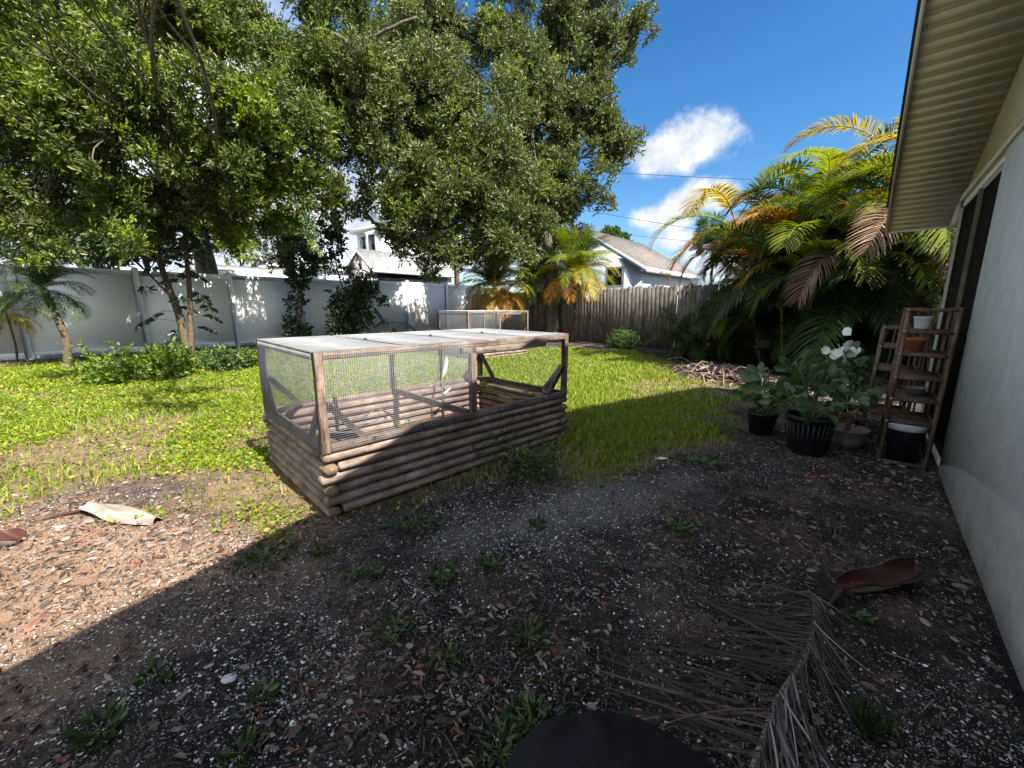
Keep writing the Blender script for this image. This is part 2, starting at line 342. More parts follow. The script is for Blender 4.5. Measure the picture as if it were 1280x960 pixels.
M['sid_white'] = siding('white_siding', (0.72,0.74,0.76))
M['sid_tan'] = siding('grey_lap_siding', (0.50,0.46,0.43), 0.2)
# ------------------------------------------------------------------ world, sun
SUN = nrm([0.559, -0.520, 1.0])
w = bpy.data.worlds.new('World'); S.world = w; w.use_nodes = True; nt = w.node_tree
bg = nt.nodes['Background']
sky = nt.nodes.new('ShaderNodeTexSky'); sky.sky_type = 'NISHITA'; sky.sun_disc = False
sky.sun_elevation = math.asin(SUN[2]); sky.sun_rotation = math.atan2(SUN[0], SUN[1]); sky.air_density = 1.0; sky.dust_density = 0.3; sky.ozone_density = 2.5
hs = nt.nodes.new('ShaderNodeHueSaturation'); hs.inputs['Saturation'].default_value = 1.34; nt.links.new(sky.outputs[0], hs.inputs['Color'])
tc = nt.nodes.new('ShaderNodeTexCoord')
def cloud(px, py, rx, ry, soft=0.75, rough=1.0, sc=11):
    d = nrm(ray(px, py)); r = nrm(np.cross(d, (0,0,1))); u = np.cross(r, d)
    vs = nt.nodes.new('ShaderNodeVectorMath'); vs.operation = 'SUBTRACT'; vs.inputs[1].default_value = d; nt.links.new(tc.outputs['Generated'], vs.inputs[0])
    out = []
    for ax, k in ((r, rx), (u, ry)):
        dt = nt.nodes.new('ShaderNodeVectorMath'); dt.operation = 'DOT_PRODUCT'; dt.inputs[1].default_value = ax; nt.links.new(vs.outputs[0], dt.inputs[0])
        m = nt.nodes.new('ShaderNodeMath'); m.operation = 'MULTIPLY'; m.inputs[1].default_value = 1/k; nt.links.new(dt.outputs['Value'], m.inputs[0])
        p = nt.nodes.new('ShaderNodeMath'); p.operation = 'POWER'; p.inputs[1].default_value = 2; nt.links.new(m.outputs[0], p.inputs[0]); out.append(p.outputs[0])
    a = nt.nodes.new('ShaderNodeMath'); a.operation = 'ADD'; nt.links.new(out[0], a.inputs[0]); nt.links.new(out[1], a.inputs[1])
    sq = nt.nodes.new('ShaderNodeMath'); sq.operation = 'SQRT'; nt.links.new(a.outputs[0], sq.inputs[0])
    nf = noise(nt, sc, 8, 0.58, vec=tc.outputs['Generated'])
    ad = nt.nodes.new('ShaderNodeMath'); ad.operation = 'MULTIPLY_ADD'; ad.inputs[1].default_value = -rough*2; nt.links.new(nf, ad.inputs[0]); nt.links.new(sq.outputs[0], ad.inputs[2])
    mr = nt.nodes.new('ShaderNodeMapRange'); mr.interpolation_type = 'SMOOTHSTEP'; mr.inputs[1].default_value = 1-rough+soft/2; mr.inputs[2].default_value = 1-rough-soft/2
    nt.links.new(ad.outputs[0], mr.inputs[0])
    bk = nt.nodes.new('ShaderNodeMath'); bk.operation = 'LESS_THAN'; bk.inputs[1].default_value = 4.0; nt.links.new(sq.outputs[0], bk.inputs[0])
    return mr.outputs[0]
CL = [(872,174,0.062,0.040), (830,196,0.062,0.034), (872,250,0.066,0.032), (838,272,0.060,0.030), (850,300,0.06,0.022), (455,262,0.16,0.08), (300,285,0.16,0.09), (80,265,0.20,0.10), (640,320,0.2,0.05)]
acc = None
for c in CL:
    o = cloud(*c)
    if acc is None: acc = o
    else:
        mxn = nt.nodes.new('ShaderNodeMath'); mxn.operation = 'MAXIMUM'; nt.links.new(acc, mxn.inputs[0]); nt.links.new(o, mxn.inputs[1]); acc = mxn.outputs[0]
def fill_clouds():  # mostly unseen clouds added to brighten the shade, cleared from the visible blue
    sp = nt.nodes.new('ShaderNodeSeparateXYZ'); nt.links.new(tc.outputs['Generated'], sp.inputs[0])
    nf = noise(nt, 3.2, 8, 0.6, vec=tc.outputs['Generated'])
    c1 = ramp(nt, [(0.36, (0,0,0)), (0.60, (1,1,1))], nf)
    dt = nt.nodes.new('ShaderNodeVectorMath'); dt.operation = 'DOT_PRODUCT'; dt.inputs[1].default_value = nrm(ray(880, 60)); nt.links.new(tc.outputs['Generated'], dt.inputs[0])
    clear = ramp(nt, [(0.66, (.85,.85,.85)), (0.80, (0,0,0))], dt.outputs['Value'])
    return mix(nt, c1, clear, 1.0, 'MULTIPLY')
fill_cvr = fill_clouds()
cc = ramp(nt, [(0.35, (8.0,8.6,9.8)), (0.6, (10.6,10.9,11.4))], noise(nt, 14, 5, 0.6, vec=tc.outputs['Generated']))  # brightness of the added fill clouds
cc2 = ramp(nt, [(0.36, (3.3,3.8,4.6)), (0.50, (4.6,4.9,5.3)), (0.62, (6.2,6.3,6.4))], noise(nt, 11, 6, 0.62, vec=tc.outputs['Generated']))
nt.links.new(mix(nt, mix(nt, hs.outputs[0], cc, fill_cvr), cc2, acc), bg.inputs['Color']); bg.inputs['Strength'].default_value = 0.060
sd = bpy.data.lights.new('sun', 'SUN'); sd.energy = 5.0; sd.angle = R(0.53); sd.color = (1.0, 0.95, 0.86)
so = bpy.data.objects.new('sun', sd); COL.objects.link(so); so.rotation_euler = Vector(SUN).to_track_quat('Z', 'Y').to_euler(); so.location = (10, -10, 25)
S.cycles.max_bounces = 6; S.cycles.diffuse_bounces = 3; S.cycles.glossy_bounces = 2; S.cycles.transmission_bounces = 4; S.cycles.caustics_reflective = False; S.cycles.caustics_refractive = False
S.view_settings.view_transform = 'Standard'; S.view_settings.look = 'None'; S.view_settings.exposure = 1.65; S.view_settings.gamma = 1; S.view_settings.use_curve_mapping = False
# ------------------------------------------------------------------ axes of the yard
U = np.array([0.660, 0.751, 0.0])      # along our house wall, away from camera
P = np.array([-0.751, 0.660, 0.0])     # out of the wall into the yard
Z = np.array([0, 0, 1.0])
HC = np.array([4.46, 4.27, 0.0])       # far corner of our house
def hp(s, n, z): return HC + s*U + n*P + z*Z
WF = np.array([2.3, 14.4, 0.0])        # wooden fence passes here along -P
VF = np.array([-8.62, 12.69, 0.0])     # vinyl fence passes here along U
BA = np.array([-1.085, 2.19, 0.0]); BL = np.array([math.sin(BIN_A), math.cos(BIN_A), 0]); BW = np.array([-BL[1], BL[0], 0])
LEN, WID, HB = 2.25, 1.30, 0.41
def bp(l, w_, z): return BA + l*BL + w_*BW + z*Z
# ------------------------------------------------------------------ ground
def poly_sd(x, y, poly):
    x = np.asarray(x, float); y = np.asarray(y, float); ins = np.zeros(x.shape, bool); dm = np.full(x.shape, 1e9); n = len(poly)
    for i in range(n):
        ax, ay = poly[i][:2]; bx, by = poly[(i+1) % n][:2]
        dx, dy = bx-ax, by-ay; t = np.clip(((x-ax)*dx+(y-ay)*dy)/(dx*dx+dy*dy), 0, 1)
        dm = np.minimum(dm, np.hypot(x-ax-t*dx, y-ay-t*dy))
        ins ^= ((ay > y) != (by > y)) & (x < (bx-ax)*(y-ay)/(by-ay+1e-12)+ax)
    return np.where(ins, -dm, dm)
LAWN = [gnd(*q) for q in ((-120,640),(0,628),(80,612),(180,600),(235,655),(285,692),(345,694),(395,660),(405,620),(640,596),(720,590),(800,582),(860,560),(890,530),(900,500),(905,485),(860,470),(815,455),(800,441),(690,436))] + [np.array([-2.5,18.0,0]), VF+U*4-P*0.8, VF-P*0.9, VF-U*5-P*0.9, VF-U*9-P*1.5]
def lawn_mask(x, y):
    d = poly_sd(x, y, LAWN); nz = fbm(np.asarray(x)*1.6, np.asarray(y)*1.6, 21, 4)-0.5
    return np.clip(0.5 - (d + nz*1.3)/0.5, 0, 1)
SUNLIT_DRY = [gnd(*q) for q in ((-250,640),(0,640),(120,622),(260,640),(372,640),(395,668),(300,720),(150,800),(0,880),(-250,960))]  # dry bare soil, paler and more littered to paint in the sun's brightness
def sunlit_dry_mask(x, y):
    d = poly_sd(x, y, SUNLIT_DRY); return np.clip(0.5 - (d + (fbm(np.asarray(x)*2, np.asarray(y)*2, 15, 4)-0.5)*0.8)/0.5, 0, 1)
SANDY = [gnd(*q) for q in ((585,665),(640,640),(700,625),(790,600),(860,590),(870,610),(800,640),(700,680),(600,690))]
def sand_mask(x, y):
    d = poly_sd(x, y, SANDY); return np.clip(0.5 - (d + (fbm(np.asarray(x)*3, np.asarray(y)*3, 5)-0.5)*0.7)/0.3, 0, 1)
fx = np.arange(-14, 9.01, 0.09); fy = np.arange(-2.5, 18.01, 0.09)
xs = np.concatenate([[-400,-150,-60,-30,-20,-16], fx, [11,15,22,40,90,400]]); ys = np.concatenate([[-60,-25,-10,-5], fy, [20,24,32,50,90,200,700]])
GX, GY = np.meshgrid(xs, ys); GZ = gz(GX, GY)
Vg = np.stack([GX.ravel(), GY.ravel(), GZ.ravel()], 1); nx, ny = len(xs), len(ys)
ii = (np.arange(ny-1)[:, None]*nx + np.arange(nx-1)[None, :]).ravel()
gm, nt2, b2 = nmat('yard_soil')
def ground_mat():
    nt = nt2; b = b2
    at1 = nt.nodes.new('ShaderNodeAttribute'); at1.attribute_name = 'lawn'; at2 = nt.nodes.new('ShaderNodeAttribute'); at2.attribute_name = 'sandy'
    f = noise(nt, 3.0, 8, 0.7)
    c = ramp(nt, [(0.25, (0.012,0.011,0.0105)), (0.5, (0.032,0.029,0.027)), (0.75, (0.095,0.087,0.080))], f)
    c = mix(nt, c, ramp(nt, [(0.3, (0.55,0.5,0.46)), (0.7, (1.2,1.15,1.1))], noise(nt, 40, 5, 0.75)), 1.0, 'MULTIPLY')
    v = nt.nodes.new('ShaderNodeTexVoronoi'); v.inputs['Scale'].default_value = 42; tcn = nt.nodes.new('ShaderNodeTexCoord'); nt.links.new(tcn.outputs['Object'], v.inputs['Vector'])
    lit = ramp(nt, [(0, (0.08,0.06,0.05)), (0.35, (0.18,0.13,0.10)), (0.6, (0.20,0.10,0.06)), (0.8, (0.30,0.24,0.19)), (1, (0.12,0.10,0.09))], v.outputs['Color'])
    lf = ramp(nt, [(0.50, (0,0,0)), (0.62, (0.38,0.38,0.38))], noise(nt, 2.2, 4, 0.7))
    c = mix(nt, c, lit, lf)
    v2 = nt.nodes.new('ShaderNodeTexVoronoi'); v2.inputs['Scale'].default_value = 110; nt.links.new(tcn.outputs['Object'], v2.inputs['Vector'])
    sp = ramp(nt, [(0.14, (1,1,1)), (0.22, (0,0,0))], v2.outputs['Distance']); spm = ramp(nt, [(0.38, (0,0,0)), (0.56, (1,1,1))], noise(nt, 1.7, 3))
    c = mix(nt, c, (0.5,0.48,0.45), mix(nt, sp, spm, 1.0, 'MULTIPLY'))
    c = mix(nt, c, ramp(nt, [(0.38, (0.09,0.083,0.075)), (0.65, (0.30,0.285,0.265))], noise(nt, 60, 6, 0.85)), mix(nt, (0,0,0), at2.outputs['Color'], 0.5))
    at3 = nt.nodes.new('ShaderNodeAttribute'); at3.attribute_name = 'sunlit_dry'
    c = mix(nt, c, ramp(nt, [(0.3, (0.16,0.09,0.055)), (0.5, (0.33,0.205,0.13)), (0.7, (0.45,0.315,0.215))], noise(nt, 14, 7, 0.8)), mix(nt, (0,0,0), at3.outputs['Color'], 0.8))  # tan over the sunlit ground: sunlight put into the soil colour
    c = mix(nt, c, ramp(nt, [(0.35, (0.10,0.085,0.03)), (0.5, (0.22,0.16,0.08)), (0.65, (0.32,0.22,0.14))], noise(nt, 6, 6, 0.75)), mix(nt, (0,0,0), at1.outputs['Color'], 0.8))
    c = mix(nt, c, ramp(nt, [(0.35, (0.42,0.40,0.39)), (0.5, (0.9,0.9,0.9)), (0.68, (1.7,1.66,1.62))], noise(nt, 170, 4, 0.8)), 1.0, 'MULTIPLY')
    nt.links.new(c, b.inputs['Base Color']); b.inputs['Roughness'].default_value = 0.95; b.inputs['Specular IOR Level'].default_value = 0.15
    bump(nt, b, noise(nt, 55, 7, 0.8), 0.9, 0.02)
ground_mat()
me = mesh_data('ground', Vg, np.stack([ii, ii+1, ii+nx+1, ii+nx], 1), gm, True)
for nm, fn in (('lawn', lawn_mask), ('sandy', sand_mask), ('sunlit_dry', sunlit_dry_mask)):
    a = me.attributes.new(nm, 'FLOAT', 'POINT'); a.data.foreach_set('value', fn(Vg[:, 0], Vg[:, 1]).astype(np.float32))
tag(link('ground', me), kind='structure')
# ------------------------------------------------------------------ leaf kit
def frames(D, up=None):
    D = D/np.linalg.norm(D, axis=1)[:, None]
    a = RNG.normal(size=D.shape) if up is None else up
    s = np.cross(D, a); s /= np.linalg.norm(s, axis=1)[:, None]+1e-9
    return D, s, np.cross(s, D)
LEAF6 = np.array([[0,1,2,3],[0,3,4,5]])
def leaves(Pt, D, L, W, fold=0.25, droop=0.15, up=None):
    """oval leaves with a folded midrib: base points Pt, directions D"""
    n = len(Pt); D, s, u = frames(D, up); L = np.broadcast_to(L, (n,))[:, None]; W = np.broadcast_to(W, (n,))[:, None]
    V = np.empty((n, 6, 3))
    V[:, 0] = Pt
    V[:, 1] = Pt + D*L*0.35 + s*W*0.5 + u*W*fold
    droop = np.asarray(droop)
    V[:, 2] = Pt + D*L*0.75 + s*W*0.42 + u*(W*fold - L*droop*0.6)
    V[:, 3] = Pt + D*L - u*L*droop
    V[:, 4] = Pt + D*L*0.75 - s*W*0.42 + u*(W*fold - L*droop*0.6)
    V[:, 5] = Pt + D*L*0.35 - s*W*0.5 + u*W*fold
    F = (np.arange(n)[:, None, None]*6 + LEAF6[None]).reshape(-1, 4)
    return V.reshape(-1, 3), F
def rand_dir(n): 
    v = RNG.normal(size=(n, 3)); return v/np.linalg.norm(v, axis=1)[:, None]
def clumps(blobs, m, seed):
    """break each mass into uneven drooping sprays of different sizes"""
    g = np.random.default_rng(seed); out = []
    for (c, r) in blobs:
        c = np.asarray(c, float)
        for _ in range(max(3, int(m*min(1.3, r)))):
            d = g.normal(size=3); d /= np.linalg.norm(d); q = r*g.uniform(0.15, 1.02); out.append((c + d*q*np.array([1, 1, .9]), r*g.uniform(0.22, 0.50)))
    return out
def crown(blobs, dens, L, W, k=9, hole=0.33, hs_=1.15, seed=1, up=0.35, shell=0.45):
    """twigs with leaf rosettes spread through ellipsoidal blobs, thinned by 3-D noise"""
    Vs = []; Fs = []; n0 = 0; tw = []
    for (c, r) in blobs:
        c = np.asarray(c, float); r3 = np.array([r, r, r*0.85]); n = int(dens*r**2)
        d = rand_dir(n); rad = (shell + (1-shell)*RNG.random(n))**0.7*(0.8+0.4*RNG.random(n))
        p = c + d*rad[:, None]*r3
        nz = 0.65*vn(*(p.T*hs_), seed=seed) + 0.35*vn(*(p.T*hs_*2.3), seed=seed+5)
        keep = nz > hole*(0.8+0.4*rad) - 0.0; p = p[keep]; d = d[keep]
        ax = d*0.7 + RNG.normal(size=d.shape)*0.45 + np.array([0, 0, up]); ax /= np.linalg.norm(ax, axis=1)[:, None]
        tw.append((p, ax))
    p = np.concatenate([t[0] for t in tw]); ax = np.concatenate([t[1] for t in tw]); n = len(p)
    tl = 0.12+0.16*RNG.random(n)
    ps = []; ds = []
    for j in range(k):
        f = (j+0.5)/k
        side = RNG.normal(size=(n, 3)); side -= ax*np.sum(side*ax, 1)[:, None]; side /= np.linalg.norm(side, axis=1)[:, None]
        ps.append(p + ax*(tl*f)[:, None]); ds.append(ax*(0.35+0.6*f) + side*(0.95-0.35*f))
    ps = np.concatenate(ps); ds = np.concatenate(ds); m = len(ps)
    sz = 0.7+0.6*RNG.random(m)
    upv = np.tile(np.array([0, 0, 1.0]), (m, 1)) + RNG.normal(size=(m, 3))*0.5
    return leaves(ps, ds, L*sz, W*sz, 0.22, 0.12, np.cross(upv, ds) + 1e-3)
def spline(pts, n=14):
    P_ = np.asarray(pts, float); m = len(P_); t = np.linspace(0, m-1, n); out = []
    for x in t:
        i = min(int(x), m-2); f = x-i
        p0 = P_[max(i-1, 0)]; p1 = P_[i]; p2 = P_[i+1]; p3 = P_[min(i+2, m-1)]
        out.append(0.5*((2*p1)+(-p0+p2)*f+(2*p0-5*p1+4*p2-p3)*f*f+(-p0+3*p1-3*p2+p3)*f**3))
    return np.array(out)
def tree(name, label, cat, base, trunk_pts, r0, blobs, dens, L, W, lm, bm, k=9, hole=0.33, hs_=1.15, seed=1, limb_r=0.06, extra=(), group=None, limbs=True, up=0.35, sub=0):
    t = empty(name, base, label, cat, group)
    sp = spline(trunk_pts, 16); rad = np.linspace(r0*1.15, r0*0.55, 16); rad[0] *= 1.25
    MB().tube(sp, rad, 12).build('trunk', bm, t, True)
    top = sp[-1]
    if limbs:
        for i, (c, r) in enumerate(blobs):
            j = 9 + (i*5) % 7; st = sp[j]; c = np.asarray(c)
            mid = st*0.5 + c*0.5 + np.array([random.uniform(-.4,.4), random.uniform(-.4,.4), random.uniform(-.1,.6)])
            q = spline([st, mid, c], 10); q[1:-1] += RNG.normal(size=(8, 3))*0.05
            mb = MB().tube(q, np.linspace(limb_r, limb_r*0.25, 10), 6)
            ends = [c + rand_dir(1)[0]*r*0.8 for _ in range(4)] if not sub else [z_[0] for z_ in clumps([(c, r)], sub, seed*100+i)]
            for e in ends:
                s0 = q[random.randint(5, 9)]
                mb.tube(spline([s0, (s0+e)/2+rand_dir(1)[0]*0.12, e], 6), np.linspace(limb_r*0.42, 0.006, 6), 5)
            mb.build('limb', bm, t, True)
    for (pts, ra, rb) in extra:
        MB().tube(spline(pts, 18) + RNG.normal(size=(18, 3))*0.015, np.linspace(ra, rb, 18), 9).build('limb', bm, t, True)
    bb = blobs if not sub else [z_ for i, b_ in enumerate(blobs) for z_ in clumps([b_], sub, seed*100+i)]
    V, F = crown(bb, dens, L, W, k, hole, hs_, seed, up, 0.1 if sub else 0.45)
    link('crown', mesh_data('crown', V - ORG[t.name], F, lm), t)
    return t
# ------------------------------------------------------------------ oaks
LB = [(20,60,7.3,1.1),(100,95,7.3,1.05),(40,150,7.0,1.1),(130,175,7.3,1.05),(200,110,7.9,1.1),(210,205,8.2,1.05),(285,130,8.4,1.1),(295,215,8.8,1.0),(350,180,9.0,1.0),(365,245,9.6,0.85),
      (180,268,8.4,0.9),(95,245,8.4,0.8),(22,285,7.0,0.6),(75,315,7.6,0.42),(120,15,8.4,1.1),(220,20,8.8,1.2),(310,45,9.4,1.2),(395,95,10.2,1.2),(420,15,10.8,1.2),(400,170,10.2,1.0),(415,230,10.4,0.7),
      (-60,110,7.3,1.2),(-50,230,7.5,0.9),(250,265,10.5,1.0),(330,290,11.5,0.7),(60,210,9.5,1.2),(160,120,10,1.4),(260,60,11,1.6),(350,110,11.5,1.6),(60,60,9.5,1.4),(340,330,13.0,0.35),(150,235,9.2,1.0),(230,255,9.6,0.9),(200,290,9.8,0.55),(10,200,8.0,0.9),(60,270,8.6,0.5),(300,262,10.2,0.8),(345,275,11.0,0.6),(440,60,11.2,1.2),(300,0,10.5,1.4),(180,-10,10,1.3),(40,-20,8.2,1.2),(120,75,9.0,1.2),(260,190,10.4,1.2),(380,215,11.2,0.9),(60,300,7.6,0.5),(5,262,7.2,0.6),(110,205,8.6,0.9),(40,318,7.4,0.3),(330,235,10,0.9),(390,260,11,0.6),(425,265,11.5,0.5),(275,235,9.6,0.8),(440,150,11.4,0.9),(428,205,11.4,0.7),(455,100,11.6,0.9),(30,115,7.0,0.8),(90,140,6.9,0.7),(160,80,7.4,0.8),(240,150,8.0,0.8),(320,160,8.6,0.8),(70,180,7.1,0.7),(225,-150,2.7,0.6),(190,-130,3.0,0.65),(150,-110,3.5,0.6),(60,-45,4.3,0.65),(-60,-30,4.2,0.7),(120,-60,4.8,0.6)]
blobsL = [(at(a, b, d), r) for a, b, d, r in LB]
tbL = at(258, 332, 13.2); tbL = np.array([tbL[0], tbL[1], 0])
tree('oak_tree', 'large oak with glossy leaves spreading over the white fence at left', 'tree', tbL,
     [tbL, tbL+(0.1,-0.1,2), tbL+(0.1,-0.3,3.6), tbL+(0.3,-0.7,5.2), tbL+(0.5,-1.3,6.8)], 0.30, blobsL, 700, 0.094, 0.032, M['oak'], M['bark'], seed=4, limb_r=0.04, hole=0.395, hs_=1.5, sub=8,
     extra=[([tbL+(0.1,-0.3,3.6), at(180,90,10.5), at(112,42,8.2), at(60,-10,7.2), at(10,-60,6.5)], 0.16, 0.09), ([at(60,30,8.6), at(40,0,8.0), at(10,-40,7.4)], 0.08, 0.06),
            ([tbL+(0.3,-0.7,5.2), at(372,60,11), at(385,5,10.5), at(400,-60,10.2)], 0.13, 0.09),
            ([at(376,36,10.8), at(410,40,10.3), at(440,51,10.0), at(480,40,9.8), at(520,20,9.8)], 0.075, 0.03),
            ([at(335,200,11.2), at(330,240,11.2), at(326,262,11.0)], 0.07, 0.02), ([at(418,140,11), at(440,155,10.8), at(470,170,10.8)], 0.03, 0.012)])
CB = [(480,60,11.2,1.4),(560,40,11.8,1.5),(640,45,12.3,1.5),(700,55,12.6,1.3),(755,65,12.8,1.1),(797,35,12.8,0.75),(745,0,12.8,1.1),(500,140,11.4,1.35),(580,130,11.8,1.5),(660,140,12.2,1.5),(725,140,12.5,1.3),
      (770,190,12.6,0.8),(803,182,12.7,0.38),(525,225,11.8,1.2),(600,220,12,1.4),(680,220,12.2,1.3),(735,235,12.4,0.8),(545,285,11.9,0.85),(610,292,12.2,0.85),(668,290,12.4,0.7),(470,195,11.4,0.9),(498,305,12.0,0.55),
      (450,120,11.0,0.9),(640,-40,12.5,1.4),(520,-30,11.8,1.4),(590,190,13.8,1.7),(680,120,14.2,1.7),(520,100,13.5,1.7),(640,260,13.6,1.2),(455,250,12.2,0.45),(580,320,12.6,0.6),(630,318,12.8,0.65),(690,318,12.9,0.6),(720,285,12.9,0.55),(650,345,13.2,0.4),(700,262,13.6,0.9),(600,250,13.5,1.2),(560,180,13.5,1.5),(745,150,13.6,1.1),(540,320,12.4,0.45),(690,190,12.0,1.1),(680,250,12.0,0.9),(650,90,11.6,1.2),(700,300,12.3,0.6),(640,300,12.0,0.7),(590,330,12.3,0.5),(560,250,11.6,0.9),(740,190,12.3,0.8),(670,335,12.8,0.5),(520,300,11.8,0.65),(505,265,11.6,0.7),(560,318,12.0,0.55),(540,345,12.2,0.3),(465,248,11.6,0.4)]
CB = [(a, b, min(d, 12.6) + (-0.2 if (a < 650 and b >= 100) else 2.0), r*1.13) for a, b, d, r in CB]
blobsC = [(at(a, b, d), r) for a, b, d, r in CB]
tbC = gnd(692, 425.5)
tree('oak_tree', 'wide round oak standing between the two shaggy palms at the fence corner', 'tree', tbC,
     [tbC, tbC+(-0.1,0,2), tbC+(-0.3,-0.3,3.4), tbC+(-0.7,-0.2,4.4), tbC+(-0.8,-0.1,5.6)], 0.24, blobsC, 560, 0.11, 0.038, M['oak2'], M['bark'], seed=9, limb_r=0.035, hole=0.36, hs_=1.6, sub=9,
     extra=[([tbC+(-0.8,-0.8,4.8), at(560,275,14.6), at(480,282,14.1), at(455,266,13.8), at(430,255,13.8)], 0.09, 0.035)])
# ------------------------------------------------------------------ raised log beds with wire cages
def log_tube(mb, a, b, rh=0.043, rv=0.0328):
    n = 9; t = np.linspace(0, 1, n)[:, None]; q = a*(1-t) + b*t
    q[1:-1] += RNG.normal(size=(n-2, 3))*np.array([0.0012, 0.0012, 0.0012])
    r = np.full(n, rh)*(0.97+0.06*RNG.random()); d = nrm(b-a)
    q = np.concatenate([[a], [a+d*0.012], q[1:-1], [b-d*0.012], [b]]); r = np.concatenate([[rh*0.80], [rh*0.97], r[1:-1], [rh*0.97], [rh*0.80]])
    mb.tube(q, r, 14, squash=rv/rh)
def log_bed(origin, LEN, WID, label, course=6):
    o = np.asarray(origin, float); t = empty('raised_bed', o, label, 'raised bed')
    def p(l, w_, z): return o + l*BL + w_*BW + z*Z
    h = 0.068
    for i in range(course):
        z = 0.036 + h*i; full = i % 2 == 1; e = 0.094
        for w_ in (0.045, WID-0.045):
            a, b = (0.0, LEN) if full else (e, LEN-e); j = RNG.normal(size=2)*0.006
            mb = MB(); log_tube(mb, p(a+j[0], w_, z), p(b+j[1], w_, z)); mb.build('log', M['log'], t, True)
        for l in (0.045, LEN-0.045):
            a, b = (e, WID-e) if full else (0.0, WID); j = RNG.normal(size=2)*0.006
            mb = MB(); log_tube(mb, p(l, a+j[0], z), p(l, b+j[1], z)); mb.build('log', M['logw'], t, True)
    gx, gy = np.meshgrid(np.linspace(0.06, LEN-0.06, 50), np.linspace(0.06, WID-0.06, 30))
    zz = 0.06 + 0.05*fbm(gx*5, gy*5, 33); V = o + gx.ravel()[:, None]*BL + gy.ravel()[:, None]*BW + zz.ravel()[:, None]*Z
    ii = (np.arange(29)[:, None]*50 + np.arange(49)[None]).ravel()
    link('soil', mesh_data('soil', V-o, np.stack([ii, ii+1, ii+51, ii+50], 1), M['soil'], True), t)
    return t
def mesh_panel(o, a, da, La, db, Lb, sp, wr, name, parent, mat, keep=None):
    """galvanised hardware cloth as thin square wires"""
    mb = MB(); n1 = np.cross(da, db)
    for k in range(int(La/sp)):
        x = (k+0.5)*sp; c = a + da*x
        mb.bar(c, c + db*Lb, wr, wr, n1)
    for k in range(int(Lb/sp)):
        x = (k+0.5)*sp; c = a + db*x + n1*wr
        mb.bar(c, c + da*La, wr, wr, n1)
    return mb.build(name, mat, parent)
def cage(origin, LEN, WID, z0, z1, label, bays=4, sp=0.0135, wr=0.0012, front_open=True):
    o = np.asarray(origin, float); t = empty('wire_cage', o + z0*Z, label, 'garden cage')
    def p(l, w_, z): return o + l*BL + w_*BW + z*Z
    A = np.array([BL, BW, Z]); s = 0.047; i = 0.03; l0, l1, w0, w1 = i, LEN-i, i, WID-i
    def post(l, w_, a, b, th=s, m='lumz', nm='post'): MB().box(p(l, w_, (a+b)/2), (th/2, s/2, (b-a)/2), A, 0.003).build(nm, M[m], t)
    for l in (l0, l1):
        for w_ in (w0, w1): post(l, w_, z0, z1)
    lm = LEN*0.5
    post(lm, w0, z0+s, z1-s); post(lm, w1, z0+s, z1-s); post(LEN*0.75, w1, z0+s-0.25, z1-s, 0.025)
    def rl(a, b, z, w_, nm='rail'): MB().box(p((a+b)/2, w_, z), ((b-a)/2, s/2, s/2), A, 0.003).build(nm, M['lum'], t)
    def rw(a, b, z, l, nm='rail', th=s): MB().box(p(l, (a+b)/2, z), (th/2, (b-a)/2, s/2), A, 0.003).build(nm, M['lumw'], t)
    h = s/2
    for w_ in (w0, w1):
        rl(l0+h, l1-h, z1-h, w_); rl(l0+h, l1-h, z0+h+0.002, w_)
    for l in (l0, l1): rw(w0+h, w1-h, z1-h, l); rw(w0+h, w1-h, z0+h+0.002, l)
    rl(lm-0.1, LEN*0.86, z1-s*1.5-0.001, w0)                               # doubled rail over the right bay
    for k in range(1, bays): rw(w0+h, w1-h, z1-h-0.004, l0-h+(l1-l0+s)*k/bays, 'roof_bar', 0.032)
    rw(w0+h, w1-h, z0+h+0.004, lm, 'cross_bar')
    def brace(a, b, m='lum'): MB().bar(p(*a), p(*b), 0.034, 0.045, nrm(BL*0.3+BW), 0.003).build('brace', M[m], t)
    d = 0.24
    for (l, sg) in ((l0, 1), (l1, -1)):
        for (w_, sw) in ((w0, 1), (w1, -1)):
            brace((l, w_+sw*d, z0+s*0.8), (l, w_+sw*0.03, z0+s+d))
            brace((l+sg*d, w_, z0+s*0.8), (l+sg*0.03, w_, z0+s+d))
            brace((l+sg*d, w_+sw*0.01, z0+s+0.005), (l+sg*0.01, w_+sw*d, z0+s+0.005), 'lumw')
    wm = M['wire']; e = h+0.002
    mesh_panel(o, p(l0+h, w0-e, z0+0.01), BL, lm-l0-h, Z, z1-z0-0.02, sp, wr, 'wire_mesh', t, wm)
    mesh_panel(o, p(l0+h, w1+e, z0+0.01), BL, l1-l0-s, Z, z1-z0-0.02, sp, wr, 'wire_mesh', t, wm)
    mesh_panel(o, p(l0-e, w0+h, z0+0.01), BW, w1-w0-s, Z, z1-z0-0.02, sp, wr, 'wire_mesh', t, wm)
    mesh_panel(o, p(l1+e, w0+h, z0+0.01), BW, w1-w0-s, Z, z1-z0-0.02, sp*1.6, wr*0.7, 'wire_mesh', t, wm)
    for k in range(bays):
        la = l0-h+(l1-l0+s)*k/bays+(0.014 if k else 0); lb = l0-h+(l1-l0+s)*(k+1)/bays-(0.014 if k < bays-1 else 0)
        mesh_panel(o, p(la, w0-h+0.012, z1+0.002), BL, lb-la, BW, w1-w0+s-0.024, sp, wr*0.85, 'roof_mesh', t, wm)
    for k in range(1, bays):                                              # screw heads and staples
        MB().lathe(p(LEN*k/bays, WID*0.45, z1+0.004), [(0.012,0),(0.012,0.008),(0.004,0.016)], 8).build('fastener', M['black'], t)
    return t
log_bed(BA, LEN, WID, 'raised garden bed of six stacked weathered round logs, partly in roof shadow')
